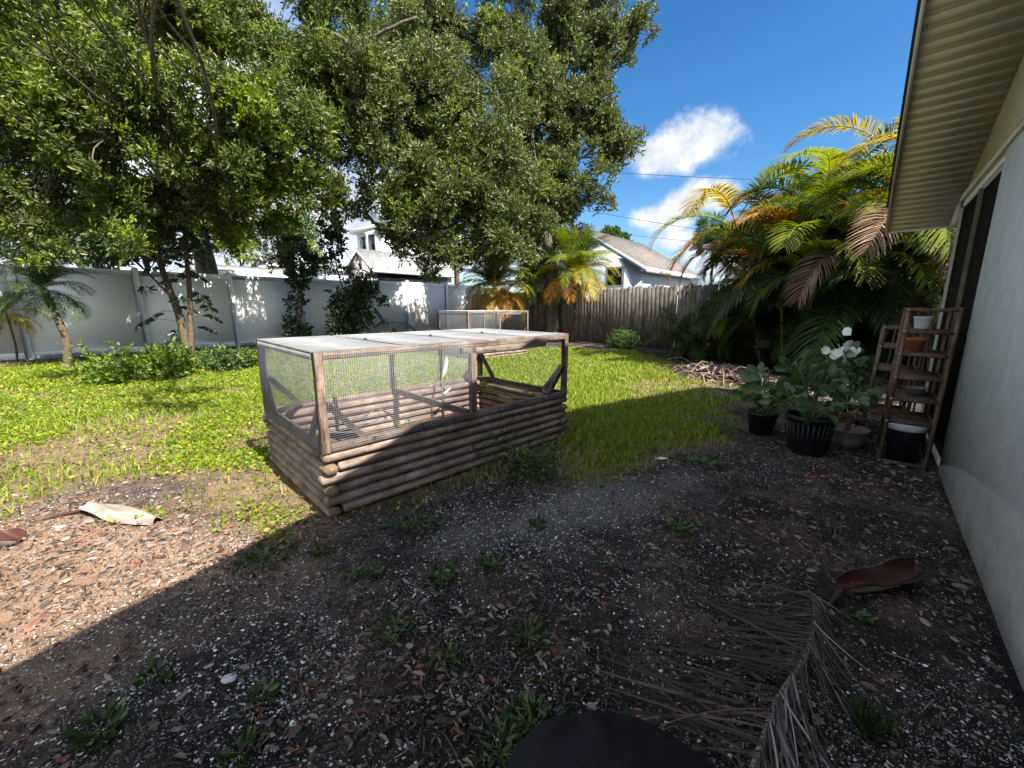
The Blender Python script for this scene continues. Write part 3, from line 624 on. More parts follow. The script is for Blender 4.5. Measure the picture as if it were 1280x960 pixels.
cage(BA, LEN, WID, HB, 1.0, 'weathered wooden cage of wire mesh sitting on the log raised bed in front')
B2 = np.array([-1.0, 9.25, 0.0])
log_bed(B2, 2.0, 1.25, 'farther log raised bed behind the front bed, below its own small cage')
cage(B2, 2.0, 1.25, HB, 1.14, 'smaller looking far wire cage in front of the white fence and shaggy palm', 2, 0.024, 0.0015)
# ------------------------------------------------------------------ fences
vt = empty('vinyl_fence', VF, 'white vinyl privacy fence dappled with leaf shadows along the left of the yard', 'fence')
A = np.array([U, P, Z]); HV = 2.22; SPC = 2.12
for k in range(-9, 6):
    a0 = k*SPC; c = VF + U*a0; zz = HV - (0.06 if k < 2 else 0)
    mb = MB().box(c + Z*(zz+0.05)/2, (0.063, 0.063, (zz+0.05)/2), A, 0.004); po = mb.build('post', M['vinyl'], vt)
    cp = MB(); cb = c + Z*(zz+0.05)
    for hh, zc in ((0.072, 0.012), (0.055, 0.030), (0.032, 0.045)): cp.box(cb + Z*zc, (hh, hh, 0.010), A, 0.004)
    cp.build('cap', M['vinyl'], po)
    if k == 5: break
    pm = MB().box(c + U*SPC/2 + Z*(zz*0.5+0.02), (SPC/2-0.0635, 0.011, zz/2-0.065), A)
    pn = pm.build('panel', M['vinyl_panel'], vt)
    for zc, hz in ((zz-0.045, 0.07), (0.10, 0.07)):
        MB().box(c + U*SPC/2 + Z*zc, (SPC/2-0.064, 0.022, hz), A, 0.005).build('rail', M['vinyl'], pn)
fd = -P
wt = empty('wood_fence', WF, 'weathered grey board fence with dog eared pickets across the back of the yard', 'fence')
fd0 = fd; fd = nrm([0.60, -0.80, 0]); fu = np.array([0.80, 0.60, 0]); A2 = np.array([fd, fu, Z]); b0 = -7.1; k = 0; pos = b0; rnd = random.Random(3)
while pos < 9.0:
    mb = MB(); sec = pos
    for i in range(16):
        wd = 0.135 + rnd.uniform(-.006, .006); gap = rnd.choice([0.002, 0.004, 0.006, 0.018 if pos > 3.2 else 0.006]); hgt = 1.80 + rnd.uniform(-.035, .03); le = rnd.uniform(-.012, .012)
        c = WF + fd*(pos+wd/2); q = [c - fd*wd/2, c + fd*wd/2, c + fd*(wd/2+le) + Z*(hgt-0.04), c + fd*(wd*0.3+le) + Z*hgt, c - fd*(wd*0.3-le) + Z*hgt, c - fd*(wd/2-le) + Z*(hgt-0.04)]
        off = fu*rnd.uniform(-.006, .006); mb.prism([x + off + Z*0.02 for x in q], fu*0.018); pos += wd + gap
    pn = mb.build('picket_panel', M['picket'], wt)
    for zc in (0.35, 1.0, 1.6): MB().box(WF + fd*(sec+pos)/2 + fu*0.052 + Z*zc, ((pos-sec)/2, 0.02, 0.045), A2, 0.003).build('rail', M['picket'], pn)
    MB().box(WF + fd*sec + fu*0.125 + Z*0.88, (0.045, 0.045, 0.88), A2, 0.004).build('post', M['picket'], wt)
fd = fd0; A2 = np.array([fd, U, Z])
# ------------------------------------------------------------------ our house
ht = empty('house', hp(0, 0, 0), 'white stucco house with cream soffit overhang and dark sliding door at right edge', 'house')
SR, SL, OV, END, RT = -3.5, 0.333, 0.52, 0.50, 0.25
def zs(s): return 2.27 - SL*s if s > SR else 2.27 - SL*(2*SR-s)
S0 = 2*SR
A3 = np.array([U, P, Z]); T = 0.16; D0 = -1.80
mb = MB(); mb.prism([hp(S0, -T, -.1), hp(D0, -T, -.1), hp(D0, -T, 2.27), hp(S0, -T, 2.27)], P*T)
mb.prism([hp(0.0, -T, -.1), hp(0.0, -9, -.1), hp(0.0, -9, 2.27), hp(0.0, -T, 2.27)], -U*T)
mb.prism([hp(S0, -T, -.1), hp(S0, -9, -.1), hp(S0, -9, 2.27), hp(S0, -T, 2.27)], U*T)
mb.prism([hp(S0, -9, -.1), hp(0, -9, -.1), hp(0, -9, 2.27), hp(S0, -9, 2.27)], -P*T)
mb.build('wall', M['stucco'], ht)
MB().prism([hp(S0, -T, 2.27), hp(0, -T, 2.27), hp(0, -T, zs(0)+0.001), hp(SR, -T, zs(SR)), hp(S0, -T, zs(S0)+0.001)], P*(T+0.004)).build('gable_panel', M['cream'], ht)
MB().box(hp(S0/2, 0.014, 2.295), (-S0/2+0.01, 0.008, 0.022), A3, 0.004).build('head_trim', M['cream'], ht)
# soffit boards following the rake
mb = MB(); sd_, step = END, 0.1015
while sd_ > S0-END:
    a, b = sd_, sd_-step+0.006
    if a > SR > b: b = SR+0.0005
    if a-b < 0.012: sd_ -= step; continue
    sl = nrm(U + Z*((zs(b)-zs(a))/(b-a))); cz = (zs(a)+zs(b))/2
    mb.box(hp((a+b)/2, OV/2+0.002, cz+0.011), ((a-b)/2, OV/2, 0.008), np.array([sl, P, np.cross(sl, P)]))
    mb.box(hp((a+b)/2-0.03, OV/2+0.002, cz+0.011+0.0075), ((a-b)/2-0.01, OV/2, 0.006), np.array([sl, P, np.cross(sl, P)]))
    sd_ -= step
mb.build('soffit', M['cream'], ht)
for sg in (1, -1):
    e = END if sg > 0 else S0-END
    Q = [hp(e, -9.5, zs(e)+0.03), hp(SR, -9.5, zs(SR)+0.03), hp(SR, OV+0.0, zs(SR)+0.03), hp(e, OV+0.0, zs(e)+0.03)]
    MB().prism(Q if sg > 0 else Q[::-1], Z*RT).build('roof', M['sh_grey'], ht)
    Q = [hp(e, OV+0.003, zs(e)-0.015), hp(SR, OV+0.003, zs(SR)-0.015), hp(SR, OV+0.003, zs(SR)+RT+0.015), hp(e, OV+0.003, zs(e)+RT+0.015)]
    MB().prism(Q if sg < 0 else Q, P*0.022).build('fascia', M['white'], ht)
    Q = [hp(e, OV+0.0, zs(e)+RT+0.033), hp(SR, OV+0.0, zs(SR)+RT+0.033), hp(SR, OV+0.045, zs(SR)+RT+0.033), hp(e, OV+0.045, zs(e)+RT+0.033)]
    MB().prism(Q, Z*0.014).build('drip_edge', M['black'], ht)
MB().prism([hp(END+0.003, OV, zs(END)-0.015), hp(END+0.003, -9.5, zs(END)-0.015), hp(END+0.003, -9.5, zs(END)+RT+0.015), hp(END+0.003, OV, zs(END)+RT+0.015)], U*0.02).build('fascia', M['white'], ht)
MB().prism([hp(0.0, 0.0, 2.07), hp(END, 0.0, 2.07), hp(END, 0.0, zs(END)-0.01), hp(0.0, 0.0, zs(0)-0.01)], P*0.03).build('eave_box', M['cream'], ht)
sdm = MB().box(hp(D0/2, -0.06, 2.245), (-D0/2, 0.05, 0.024), A3, 0.003); sdo = sdm.build('sliding_door', M['white'], ht)
MB().box(hp(-0.03, -0.05, 1.10), (0.03, 0.055, 1.10), A3, 0.003).build('frame', M['white'], sdo)
MB().box(hp(D0+0.028, -0.050, 1.10), (0.025, 0.045, 1.10), A3, 0.003).build('frame', M['black'], sdo)
MB().box(hp(-0.93, -0.022, 1.10), (0.010, 0.02, 1.10), A3, 0.003).build('mullion', M['greypot'], sdo)
MB().box(hp(-0.49, -0.020, 1.10), (0.43, 0.006, 1.095), A3).build('pane', M['screen'], sdo)
MB().box(hp(-1.34, -0.036, 1.10), (0.40, 0.006, 1.095), A3).build('pane', M['screen'], sdo)
MB().box(hp(D0/2, -0.08, 0.02), (-D0/2, 0.07, 0.02), A3).build('sill', M['white'], sdo)
# ------------------------------------------------------------------ neighbours
def gable_house(name, label, cat, peak, rlen, hw, drop, base, wall, roof, trim, inset=0.3, win=(), dark=None, diamond=None, dirn=None, side=None):
    """ridge starts at peak and runs along dirn; the gable faces back along it"""
    u = U if dirn is None else dirn; s_ = np.array([u[1], -u[0], 0]); pk = np.asarray(peak, float); t = empty(name, (pk[0], pk[1], 0), label, cat)
    e = pk[2]-drop
    def q(a, x, z): return np.array([pk[0], pk[1], 0]) + u*a + s_*x + Z*z
    k = drop/hw; wx = hw-inset; we = e + k*inset - 0.04
    MB().prism([q(inset, -wx, base), q(inset, wx, base), q(inset, wx, we), q(inset, 0, pk[2]-0.04), q(inset, -wx, we)], u*(rlen-2*inset)).build('wall', M[wall], t)
    for sg in (1, -1):
        MB().prism([q(0, 0, pk[2]), q(0, sg*hw, e), q(rlen, sg*hw, e), q(rlen, 0, pk[2])], Z*0.09).build('roof', M[roof], t)
        MB().prism([q(-0.03, 0, pk[2]-0.16), q(-0.03, sg*hw, e-0.16), q(-0.03, sg*hw, e+0.06), q(-0.03, 0, pk[2]+0.06)], u*0.025).build('rake_board', M[trim[0]], t)
        MB().prism([q(-0.02, sg*(hw+0.003), e-0.16), q(rlen, sg*(hw+0.003), e-0.16), q(rlen, sg*(hw+0.003), e+0.06), q(-0.02, sg*(hw+0.003), e+0.06)], s_*sg*0.03).build('fascia', M[trim[1]], t)
        MB().prism([q(0, sg*wx, e-0.09), q(0, sg*hw, e-0.09), q(rlen, sg*hw, e-0.09), q(rlen, sg*wx, e-0.09)], Z*0.02).build('soffit', M[trim[1]], t)
    Aq = np.array([s_, u, Z])
    for (x, z, a, b) in win:
        f = MB(); 
        for (dx, dz, ha, hb) in ((0, b+.05, a+.1, .05), (0, -b-.05, a+.1, .05), (a+.05, 0, .05, b), (-a-.05, 0, .05, b)): f.box(q(inset-0.03, x+dx, z+dz), (ha, 0.03, hb), Aq)
        fo = f.build('window', M['white'], t); MB().box(q(inset-0.012, x, z), (a, 0.01, b), Aq).build('pane', M['glass'], fo)
    if diamond is not None:
        x, z, a = diamond; MB().prism([q(inset-0.04, x, z-a), q(inset-0.04, x+a, z), q(inset-0.04, x, z+a), q(inset-0.04, x-a, z)], u*0.03).build('vent', M['black'], t)
    if dark is not None:
        a0, a1, z0, z1 = dark; MB().prism([q(a0, wx+0.012, z0), q(a1, wx+0.012, z0), q(a1, wx+0.012, z1), q(a0, wx+0.012, z1)], s_*0.012).build('opening', M['glass'], t)
    return t
gable_house('neighbor_house', 'pale blue house with brown shingle roof seen over the board fence', 'house', (3.19, 20.0, 4.81), 7.05, 3.35, 1.98, 0, 'sid_blue', 'sh_brown', ('sid_blue', 'white'), win=((1.75, 2.55, 0.36, 0.36),))
pc = at(870, 300, 36); gable_house('neighbor_house', 'distant light blue gable with a dark diamond vent left of the palm clump', 'house', pc, 9, 3.6, 2.6, 0, 'sid_blue', 'sh_grey', ('white', 'white'), diamond=(0.3, pc[2]-1.0, 0.36))
ps = at(445, 312, 24); gable_house('garden_shed', 'grey gabled shed with pale shingle roof peeking above the white fence', 'shed', ps, 6.2, 1.75, 1.25, 0, 'sid_tan', 'sh_grey', ('white', 'white'), 0.2, win=((0.1, ps[2]-0.75, 0.05, 0.22),), dark=(0.4, 5.6, ps[2]-2.2, ps[2]-1.4))
pf = at(235, 331, 16.8); gable_house('low_shed', 'low dark shingle roof just above the white fence behind the oak', 'shed', pf, 5.0, 1.6, 0.35, 0, 'sid_white', 'sh_grey', ('white', 'white'), 0.2)
pg = at(322, 320, 40); gable_house('neighbor_house', 'far small white gable glimpsed above the low shingle roof', 'house', pg, 8, 2.6, 1.0, 0, 'sid_white', 'sh_grey', ('white', 'white'))
pw = at(470, 344, 38)
tw_ = empty('neighbor_house', (pw[0], pw[1], 0), 'tall white two storey house with dark windows behind the grey shed', 'house')
def wq(a, x, z): return np.array([pw[0], pw[1], 0]) + U*a + fd*x + Z*z
ztop = at(470, 290, 38)[2]; zup = at(470, 262, 38)[2]
MB().prism([wq(0, -3.0, 0), wq(0, 1.6, 0), wq(0, 1.6, ztop), wq(0, -3.0, ztop)], U*9).build('wall', M['sid_white'], tw_)
MB().prism([wq(-0.5, -3.5, ztop), wq(-0.5, 2.1, ztop), wq(9.5, 2.1, ztop), wq(9.5, -3.5, ztop)], Z*0.35).build('roof', M['white'], tw_)
MB().prism([wq(1.2, -2.4, ztop+0.35), wq(1.2, 0.9, ztop+0.35), wq(1.2, 0.9, zup), wq(1.2, -2.4, zup)], U*6).build('wall', M['sid_blue'], tw_)
MB().prism([wq(0.8, -2.9, zup), wq(0.8, 1.4, zup), wq(7.6, 1.4, zup), wq(7.6, -2.9, zup)], Z*0.3).build('roof', M['white'], tw_)
for x in (-1.9, -0.3): 
    fo = MB().box(wq(-0.03, x, ztop-1.1), (0.62, 0.04, 0.85), np.array([fd, U, Z])).build('window', M['white'], tw_)
    MB().box(wq(-0.08, x, ztop-1.1), (0.5, 0.01, 0.74), np.array([fd, U, Z])).build('pane', M['glass'], fo)
# utility pole and wires
pp = at(572, 383, 24); pp[2] = 0; ptop = 9.6
pt_ = empty('utility_pole', pp, 'brown wooden utility pole rising behind the white fence into the oak crown', 'utility pole')
MB().tube([pp, pp+Z*5, pp+Z*ptop], [0.17, 0.15, 0.12], 12).build('pole', M['pole'], pt_, True)
MB().box(pp + Z*(ptop-0.5) + np.array([0, -.15, 0]), (1.1, 0.05, 0.06), A2, 0.005).build('crossarm', M['pole'], pt_)
def wire(a, b, sag, r, label):
    t = np.linspace(0, 1, 24)[:, None]; q = a*(1-t)+b*t - Z*(4*sag*t*(1-t)); o = MB().tube(q, r, 5).build('utility_wire', M['cable'], None, True); tag(o, label, 'wire')
wire(pp+Z*(ptop-0.42), at(1340, 228, 27), 0.45, 0.017, 'black utility wire crossing the upper cloud, highest of the three')
wire(pp+Z*(ptop-1.6), at(1130, 322, 16), 0.25, 0.009, 'thin service wire slanting down between the two clouds')
wire(pp+Z*(ptop-3.1), at(1130, 322, 26), 0.3, 0.009, 'faint low wire just above the blue house roof')
# background greenery
def bush(name, label, cat, px, py, d, r, n=3, mat='midleaf', L=0.10, W=0.045, dens=420, seed=3, k=7, spread=1.0, trunk=True):
    c = at(px, py, d); base = np.array([c[0], c[1], 0]); bl = [(c + rand_dir(1)[0]*r*0.7*spread*np.array([1,1,.6]), r*random.uniform(.6,.9)) for _ in range(n)]
    return tree(name, label, cat, base, [base, base*0.5+np.array([c[0], c[1], c[2]])*0.5+(0.05,0,0), c], 0.06 if r < 1 else 0.12, bl, dens, L, W, M[mat], M['bark_brown'], k=k, hole=0.38, seed=seed, limb_r=0.025)
bush('background_tree', 'yellow green sunlit tree just above the low shingle roof', 'tree', 298, 312, 18.5, 0.8, 4, 'lime', 0.14, 0.06, 300, 11)
bush('background_tree', 'light green bush in front of the grey shed gable', 'tree', 404, 322, 19.5, 0.7, 3, 'lime', 0.13, 0.05, 300, 12)
bush('hedge_shrub', 'bright yellow green shrub topping the white fence below the shed roof', 'shrub', 548, 352, 20.5, 0.42, 4, 'lime', 0.12, 0.05, 420, 13, spread=1.8)
bush('background_tree', 'small far treetop showing over the brown shingle roof ridge', 'tree', 764, 303, 34, 1.2, 4, 'midleaf', 0.3, 0.14, 200, 14)
bush('pine_tree', 'feathery young pine standing left of the palm clump against the cloud', 'tree', 893, 292, 17, 0.62, 5, 'midleaf', 0.26, 0.018, 420, 15, 12, 1.3)
bush('background_tree', 'dark leafy tree behind the board fence between the shaggy palms', 'tree', 668, 352, 16.0, 0.7, 4, 'midleaf', 0.12, 0.05, 420, 16)
bush('background_tree', 'dark tree rising beyond the white fence at the far left', 'tree', 30, 285, 14, 1.3, 8, 'darkleaf', 0.13, 0.05, 380, 17)
bush('background_tree', 'dark green tree beyond the white fence behind the twin stemmed tree', 'tree', 175, 285, 15, 1.2, 8, 'darkleaf', 0.13, 0.05, 380, 18)
bush('background_tree', 'shaded tree beyond the fence between the dark curved palm and the umbrella tree', 'tree', 115, 305, 14.5, 0.9, 6, 'midleaf', 0.13, 0.05, 380, 19)
bush('background_tree', 'mid green tree above the white fence right of the oak trunk', 'tree', 345, 285, 20, 1.3, 7, 'midleaf', 0.14, 0.055, 300, 20)
# ------------------------------------------------------------------ palms
def frond_mesh(name, mat, L, e0, e1, n, ll, lw, vee=0.5, t0=0.2, sweep=0.9, dr=0.35, side=0.0, rr=0.012, seed=0, rag=0.1):
    g = np.random.default_rng(seed); m = 26; t = np.linspace(0, 1, m); el = e0 + (e1-e0)*t**1.3; dl = L/(m-1)
    az = side*t**2
    d = np.stack([np.cos(el)*np.cos(az), np.cos(el)*np.sin(az), np.sin(el)], 1); p = np.concatenate([[np.zeros(3)], np.cumsum(d[:-1]*dl, 0)])
    mb = MB().tube(p, np.linspace(rr, rr*0.2, m), 5)
    tt = np.linspace(t0, 0.995, n); Vs = []
    for sg in (1, -1):
        tj = np.clip(tt + g.normal(size=n)*0.004, t0, 0.999); b = np.stack([np.interp(tj, t, p[:, k]) for k in range(3)], 1)
        tg = np.stack([np.interp(tj, t, d[:, k]) for k in range(3)], 1); tg /= np.linalg.norm(tg, axis=1)[:, None]
        sv = np.cross(np.tile(Z, (n, 1)), tg); sv /= np.linalg.norm(sv, axis=1)[:, None]; up = np.cross(tg, sv)
        x = (tj-t0)/(1-t0); prof = np.sin(np.pi*np.clip(0.16+0.80*x, 0, 1))**0.6; fw = sweep*(0.5+0.9*x)
        dirn = sv*sg*1.0 + tg*fw[:, None] + up*vee + g.normal(size=(n, 3))*rag; dirn /= np.linalg.norm(dirn, axis=1)[:, None]
        l = (ll*prof*(0.9+0.2*g.random(n)))[:, None]; w_ = lw*np.clip(prof, .4, 1)[:, None]
        wv = np.cross(dirn, up+sv*sg*0.2); wv /= np.linalg.norm(wv, axis=1)[:, None]
        V = np.empty((n, 8, 3))
        for k, (f, wk) in enumerate(((0, .5), (.35, 1), (.7, .75), (1, .08))):
            c = b + dirn*l*f - Z*l*dr*f*f; V[:, 2*k] = c + wv*w_*wk*0.5; V[:, 2*k+1] = c - wv*w_*wk*0.5
        F = (np.arange(n)[:, None, None]*8 + np.array([[0,1,3,2],[2,3,5,4],[4,5,7,6]])[None]).reshape(-1, 4); mb.add(V.reshape(-1, 3), F)
    return mb.data(name, mat)
def put(me, parent, pos, az, tilt=0.0, roll=0.0, sc=1.0, name='frond'):
    o = bpy.data.objects.new(name, me); COL.objects.link(o); o.parent = parent; o.location = [float(v) for v in (np.asarray(pos)-ORG[parent.name])]
    o.rotation_euler = (Matrix.Rotation(az, 3, 'Z') @ Matrix.Rotation(-tilt, 3, 'Y') @ Matrix.Rotation(roll, 3, 'X')).to_euler(); o.scale = (sc,)*3; return o
AR = {}
for mname, key in (('pf_green','g'), ('pf_lime','l'), ('pf_yellow','y'), ('pf_orange','o'), ('pf_brown','b'), ('darkleaf','d')):
    for j, (e0, e1) in enumerate(((1.25, -0.75), (0.95, -1.2), (0.55, -1.45), (0.05, -1.6))):
        AR[key, j] = frond_mesh('areca_frond', M[mname], 2.0, e0, e1, 76, 0.48, 0.025, 0.55, 0.18, 0.8, 0.4, 0.25*(j % 3-1), 0.014, j*7+ord(key))
def areca(base, label, nst, rad, hmin, hmax, per, seed, sc=1.0, lean=0.35, cols='gglyglyo'):
    g = random.Random(seed); t = empty('areca_palm', base, label, 'palm', 'clumping palms beside the house'); base = np.asarray(base, float)
    for i in range(nst):
        a = 2*math.pi*i/nst*2.4 + g.uniform(-.3, .3); rr_ = rad*math.sqrt((i+0.5)/nst); b = base + np.array([math.cos(a)*rr_, math.sin(a)*rr_, 0]); h = g.uniform(hmin, hmax)*(1.05-0.35*(rr_/rad))
        tip = b + np.array([math.cos(a), math.sin(a), 0])*lean*h*rr_/rad*0.9 + Z*h
        q = spline([b, b*0.55+tip*0.45+np.array([0,0,.1]), tip], 8); MB().tube(q, np.linspace(0.035, 0.024, 8), 7).build('stem', M['cane'], t, True)
        a0 = g.uniform(0, 6.28)
        for k in range(per):
            f = k/(per-1) if per > 1 else 0; j = min(3, int(f*3.99)); hi = h/hmax
            key = g.choice(cols if j < 2 else ('yglyobgl' if hi > 0.6 else 'dddgbdg'))  # lower fronds of short stems go dark: clump shade put into leaf colour
            put(AR[key, j], t, tip - Z*0.12*f*2, a0 + k*2.4 + g.uniform(-.3, .3), g.uniform(-.12, .12), g.uniform(-.35, .35), sc*g.uniform(0.8, 1.05))
    return t
areca((6.25, 8.6, 0), 'golden areca palm clump nearest the board fence, left of the eave', 12, 1.0, 2.0, 4.3, 8, 5, 1.1, cols='glylylgo')
areca((6.9, 8.3, 0), 'tallest areca palm clump, its golden tips rising beside the soffit edge', 12, 0.9, 1.8, 4.4, 8, 6, 1.1, cols='glylygly')
areca((7.3, 6.75, 0), 'shaded areca palm clump behind the wooden rack under the eave', 12, 0.9, 0.7, 3.2, 8, 8, 1.0)
areca((5.35, 9.7, 0), 'low lime yellow areca palm at the left edge of the palm clumps', 8, 0.4, 0.5, 1.5, 8, 21, 0.62, cols='llygl')
areca((6.55, 7.9, 0), 'leafy areca palm clump in the middle, its arching fronds half in the sun', 11, 0.8, 1.6, 3.5, 8, 61, 1.0, cols='glygylgg')
areca((6.9, 9.4, 0), 'rusty tipped areca palm clump behind the golden one', 11, 0.8, 1.6, 4.0, 8, 51, 1.0, cols='gyloglo')
areca((7.9, 9.4, 0), 'dense green areca palm clump filling the gap behind the golden ones', 12, 0.9, 1.0, 4.2, 8, 31, 1.05)
areca((6.3, 7.5, 0), 'shorter dark areca palm clump in front of the tall ones, over the pot plants', 10, 0.6, 0.4, 1.6, 8, 41, 0.8, cols='gggd')
PY = {}
for mname, key in (('pf_green','g'), ('pf_lime','l'), ('pf_yellow','y'), ('pf_orange','o')):
    for j, (e0, e1) in enumerate(((1.35, 0.2), (0.95, -0.6), (0.5, -1.2), (-0.2, -1.5))):
        PY[key, j] = frond_mesh('date_frond', M[mname], 1.4, e0, e1, 66, 0.32, 0.016, 0.35, 0.1, 0.9, 0.35, 0.1*(j-1.5), 0.007, j*5+ord(key)+100, 0.18)
def pygmy(base, crown, label, nf, sc, seed, cols=('gl','lg','ly','yo'), r=0.07, bend=0.1):
    g = random.Random(seed); base = np.asarray(base, float); crown = np.asarray(crown, float); t = empty('date_palm', base, label, 'palm', 'shaggy date palms')
    q = spline([base, base*0.6+crown*0.4+np.array([bend, 0, 0]), crown], 14); rad = r*(1.0+0.14*np.sin(np.arange(14)*2.5)); rad[0] *= 1.3
    MB().tube(q, rad, 12).build('trunk', M['palm_trunk'], t, True)
    for k in range(nf):
        f = (k+0.5)/nf; j = min(3, int(f*4)); key = g.choice(cols[j])
        put(PY[key, j], t, crown + Z*0.06*(1-f), k*2.39996 + g.uniform(-.25, .25), g.uniform(-.15, .15), g.uniform(-.3, .3), sc*g.uniform(.85, 1.1))
    return t
b = gnd(716, 427); c = at(716, 347, b[1]); pygmy(b, (b[0], b[1], 2.35), 'shaggy date palm with orange lower fronds in front of the blue house gable', 70, 1.2, 2, r=0.10)
d = 13.6; c = at(618, 366, d); pygmy((c[0], c[1], 0), (c[0], c[1], 1.85), 'shaggy date palm with golden skirt above the far wire cage', 64, 1.1, 3)
c = at(662, 352, 15.3); pygmy((c[0], c[1], 0), (c[0], c[1], 2.3), 'paler thin date palm between the two golden ones', 40, 0.95, 4, ('gl','lg','gl','ly'))
b = gnd(84, 462); c = at(54, 362, 8.2); pygmy(b, c, 'dark curved palm in shade before the white fence at left', 34, 0.72, 6, ('gg','gg','gg','gg'), 0.062, 0.16)
b = gnd(22, 452); c = at(8, 392, 8.9); pygmy(b, c, 'thin stemmed small palm cut by the left edge of the photo', 18, 0.55, 7, ('gg','gl','gy','gy'), 0.02, 0.04)
b = gnd(852, 447); pygmy(b, b+Z*0.28, 'low dark palm bush in front of the shaded board fence', 26, 0.85, 9, ('gg','gg','gg','gl'), 0.09, 0.0)
# ------------------------------------------------------------------ shrubs by the white fence
def rosette_leaves(c, axis, n, L, W, droop=0.25, seed=0):
    a = nrm(axis); s = nrm(np.cross(a, RNG.normal(size=3))); v = np.cross(a, s); th = np.linspace(0, 2*np.pi, n, endpoint=False) + RNG.random()*6
    D = np.cos(th)[:, None]*s + np.sin(th)[:, None]*v - a*0.25; D[:, 2] -= 0.15
    return leaves(np.tile(c, (n, 1)) + D*0.04, D, L*(0.8+0.4*RNG.random(n)), W, 0.12, droop, np.cross(np.tile(a, (n, 1)), D) + 1e-3)
def schefflera():
    b = gnd(236, 449); t = empty('umbrella_tree', b, 'twin stemmed umbrella tree with radiating drooping leaves before the white fence', 'tree')
    def px(a, c, d=None): return at(a, c, 9.95 if d is None else d)
    st = [[b, px(226, 400), px(212, 362), px(198, 320), px(196, 280)], [b+(0.08,0,0), px(238, 400), px(236, 350), px(231, 300), px(236, 262)], [px(228,395), px(214,372), px(190,346), px(170,328)]]
    for i, q in enumerate(st): MB().tube(spline(q, 14), np.linspace((0.10, 0.065, 0.03)[i], (0.045, 0.04, 0.018)[i], 14), 9).build('stem', M['bark_brown'], t, True)
    V = []; mb = MB(); k = 0
    ros = [(182,360),(190,395),(178,402),(255,375),(262,383),(250,368),(268,395),(262,410),(215,425),(204,430),(222,415),(240,385),(225,372),(208,350),(250,345)]
    for i in range(46): ros.append((random.gauss(205, 34), random.gauss(295, 22)))
    for i in range(16): ros.append((random.gauss(240, 14), random.gauss(300, 24)))
    for (a, c) in ros:
        if c > 340 and len(V) > 60: continue
        e = px(a, c, 9.95+random.uniform(-.5, .5)); j = random.choice((0, 1)); sp = spline(st[j], 14)
        s0 = sp[np.argmin(np.linalg.norm(sp-e+np.array([0,0,.12]), axis=1))]
        mb.tube(spline([s0, (s0+e)/2+Z*0.08, e], 5), 0.006, 4)
        v, f = rosette_leaves(e, nrm(e-s0)*0.5+Z*0.7, 8, 0.20, 0.075); V.append(v)
    mb.build('petioles', M['bark_brown'], t)
    Vc = np.concatenate(V); n = len(Vc)//6
    link('foliage', mesh_data('foliage', Vc-b, (np.arange(n)[:, None, None]*6 + LEAF6[None]).reshape(-1, 4), M['darkleaf']), t)
schefflera()
def column_shrub(label, pts, d, L, W, dens, seed, name='shrub'):
    c0 = at(*pts[0][:2], d); b = np.array([c0[0], c0[1], 0]); t = empty(name, b, label, 'shrub')
    q = spline([b]+[at(p[0], p[1], d) for p in pts], 12); MB().tube(q, np.linspace(0.035, 0.012, 12), 7).build('stem', M['bark_brown'], t, True)
    MB().tube(q + np.array([0.08, 0.05, 0])*np.linspace(0.3, 1.6, 12)[:, None], np.linspace(0.025, 0.008, 12), 6).build('stem', M['bark_brown'], t, True)
    V, F = crown([(at(p[0], p[1], d), p[2]) for p in pts], dens, L, W, 8, 0.36, 2.2, seed, 0.2)
    link('foliage', mesh_data('foliage', V-b, F, M['darkleaf']), t)
column_shrub('narrow dark shrub left of its bushier neighbour against the white fence', [(372,420,.3),(373,400,.3),(372,378,.22),(374,352,.28),(376,330,.45),(370,312,.42),(385,330,.3)], 13.0, 0.11, 0.05, 800, 41)
column_shrub('bushy dark shrub reaching above the white fence in front of the grey shed', [(430,425,.42),(428,400,.42),(432,378,.42),(450,362,.45),(462,352,.32),(440,352,.4),(420,372,.3),(448,395,.4),(416,330,.3),(416,305,.35),(412,285,.35),(470,372,.2)], 13.4, 0.11, 0.05, 700, 42)
t = empty('elephant_ear', gnd(487, 431), 'plant with large arching paddle leaves between dark shrub and far cage', 'plant')
e0 = ORG[t.name]; d = 13.2
for (a, c, tx, ty, w_) in ((478,404,500,400,.34),(505,402,520,410,.34),(492,410,497,420,.26),(468,384,478,396,.3),(484,398,470,404,.3)):
    s_ = at(a, c, d); e = at(tx, ty, d); mid = (s_+e)/2+Z*0.06
    MB().tube(spline([e0, (e0+s_)/2+Z*0.15, s_], 7), np.linspace(.018, .01, 7), 6).build('petiole', M['stem'], t, True)
    D = (e-s_)[None]; L = np.linalg.norm(e-s_)*1.35; n = 9; tt = np.linspace(0, 1, n); wd = w_*np.sin(np.pi*np.clip(tt*0.92+0.06, 0, 1))**0.7; dd = nrm(e-s_); sv = nrm(np.cross(dd, Z)); 
    ctr = s_ + dd*(tt*L)[:, None] - Z*(0.12*tt**2)[:, None]
    V = np.concatenate([ctr + sv*wd[:, None]*0.5 - Z*(wd*0.15)[:, None], ctr, ctr - sv*wd[:, None]*0.5 - Z*(wd*0.15)[:, None]]); i = np.arange(n-1)
    link('leaf', mesh_data('leaf', V-e0, np.concatenate([np.stack([i, i+1, i+n+1, i+n], 1), np.stack([i+n, i+n+1, i+2*n+1, i+2*n], 1)]), M['darkleaf'], True), t)
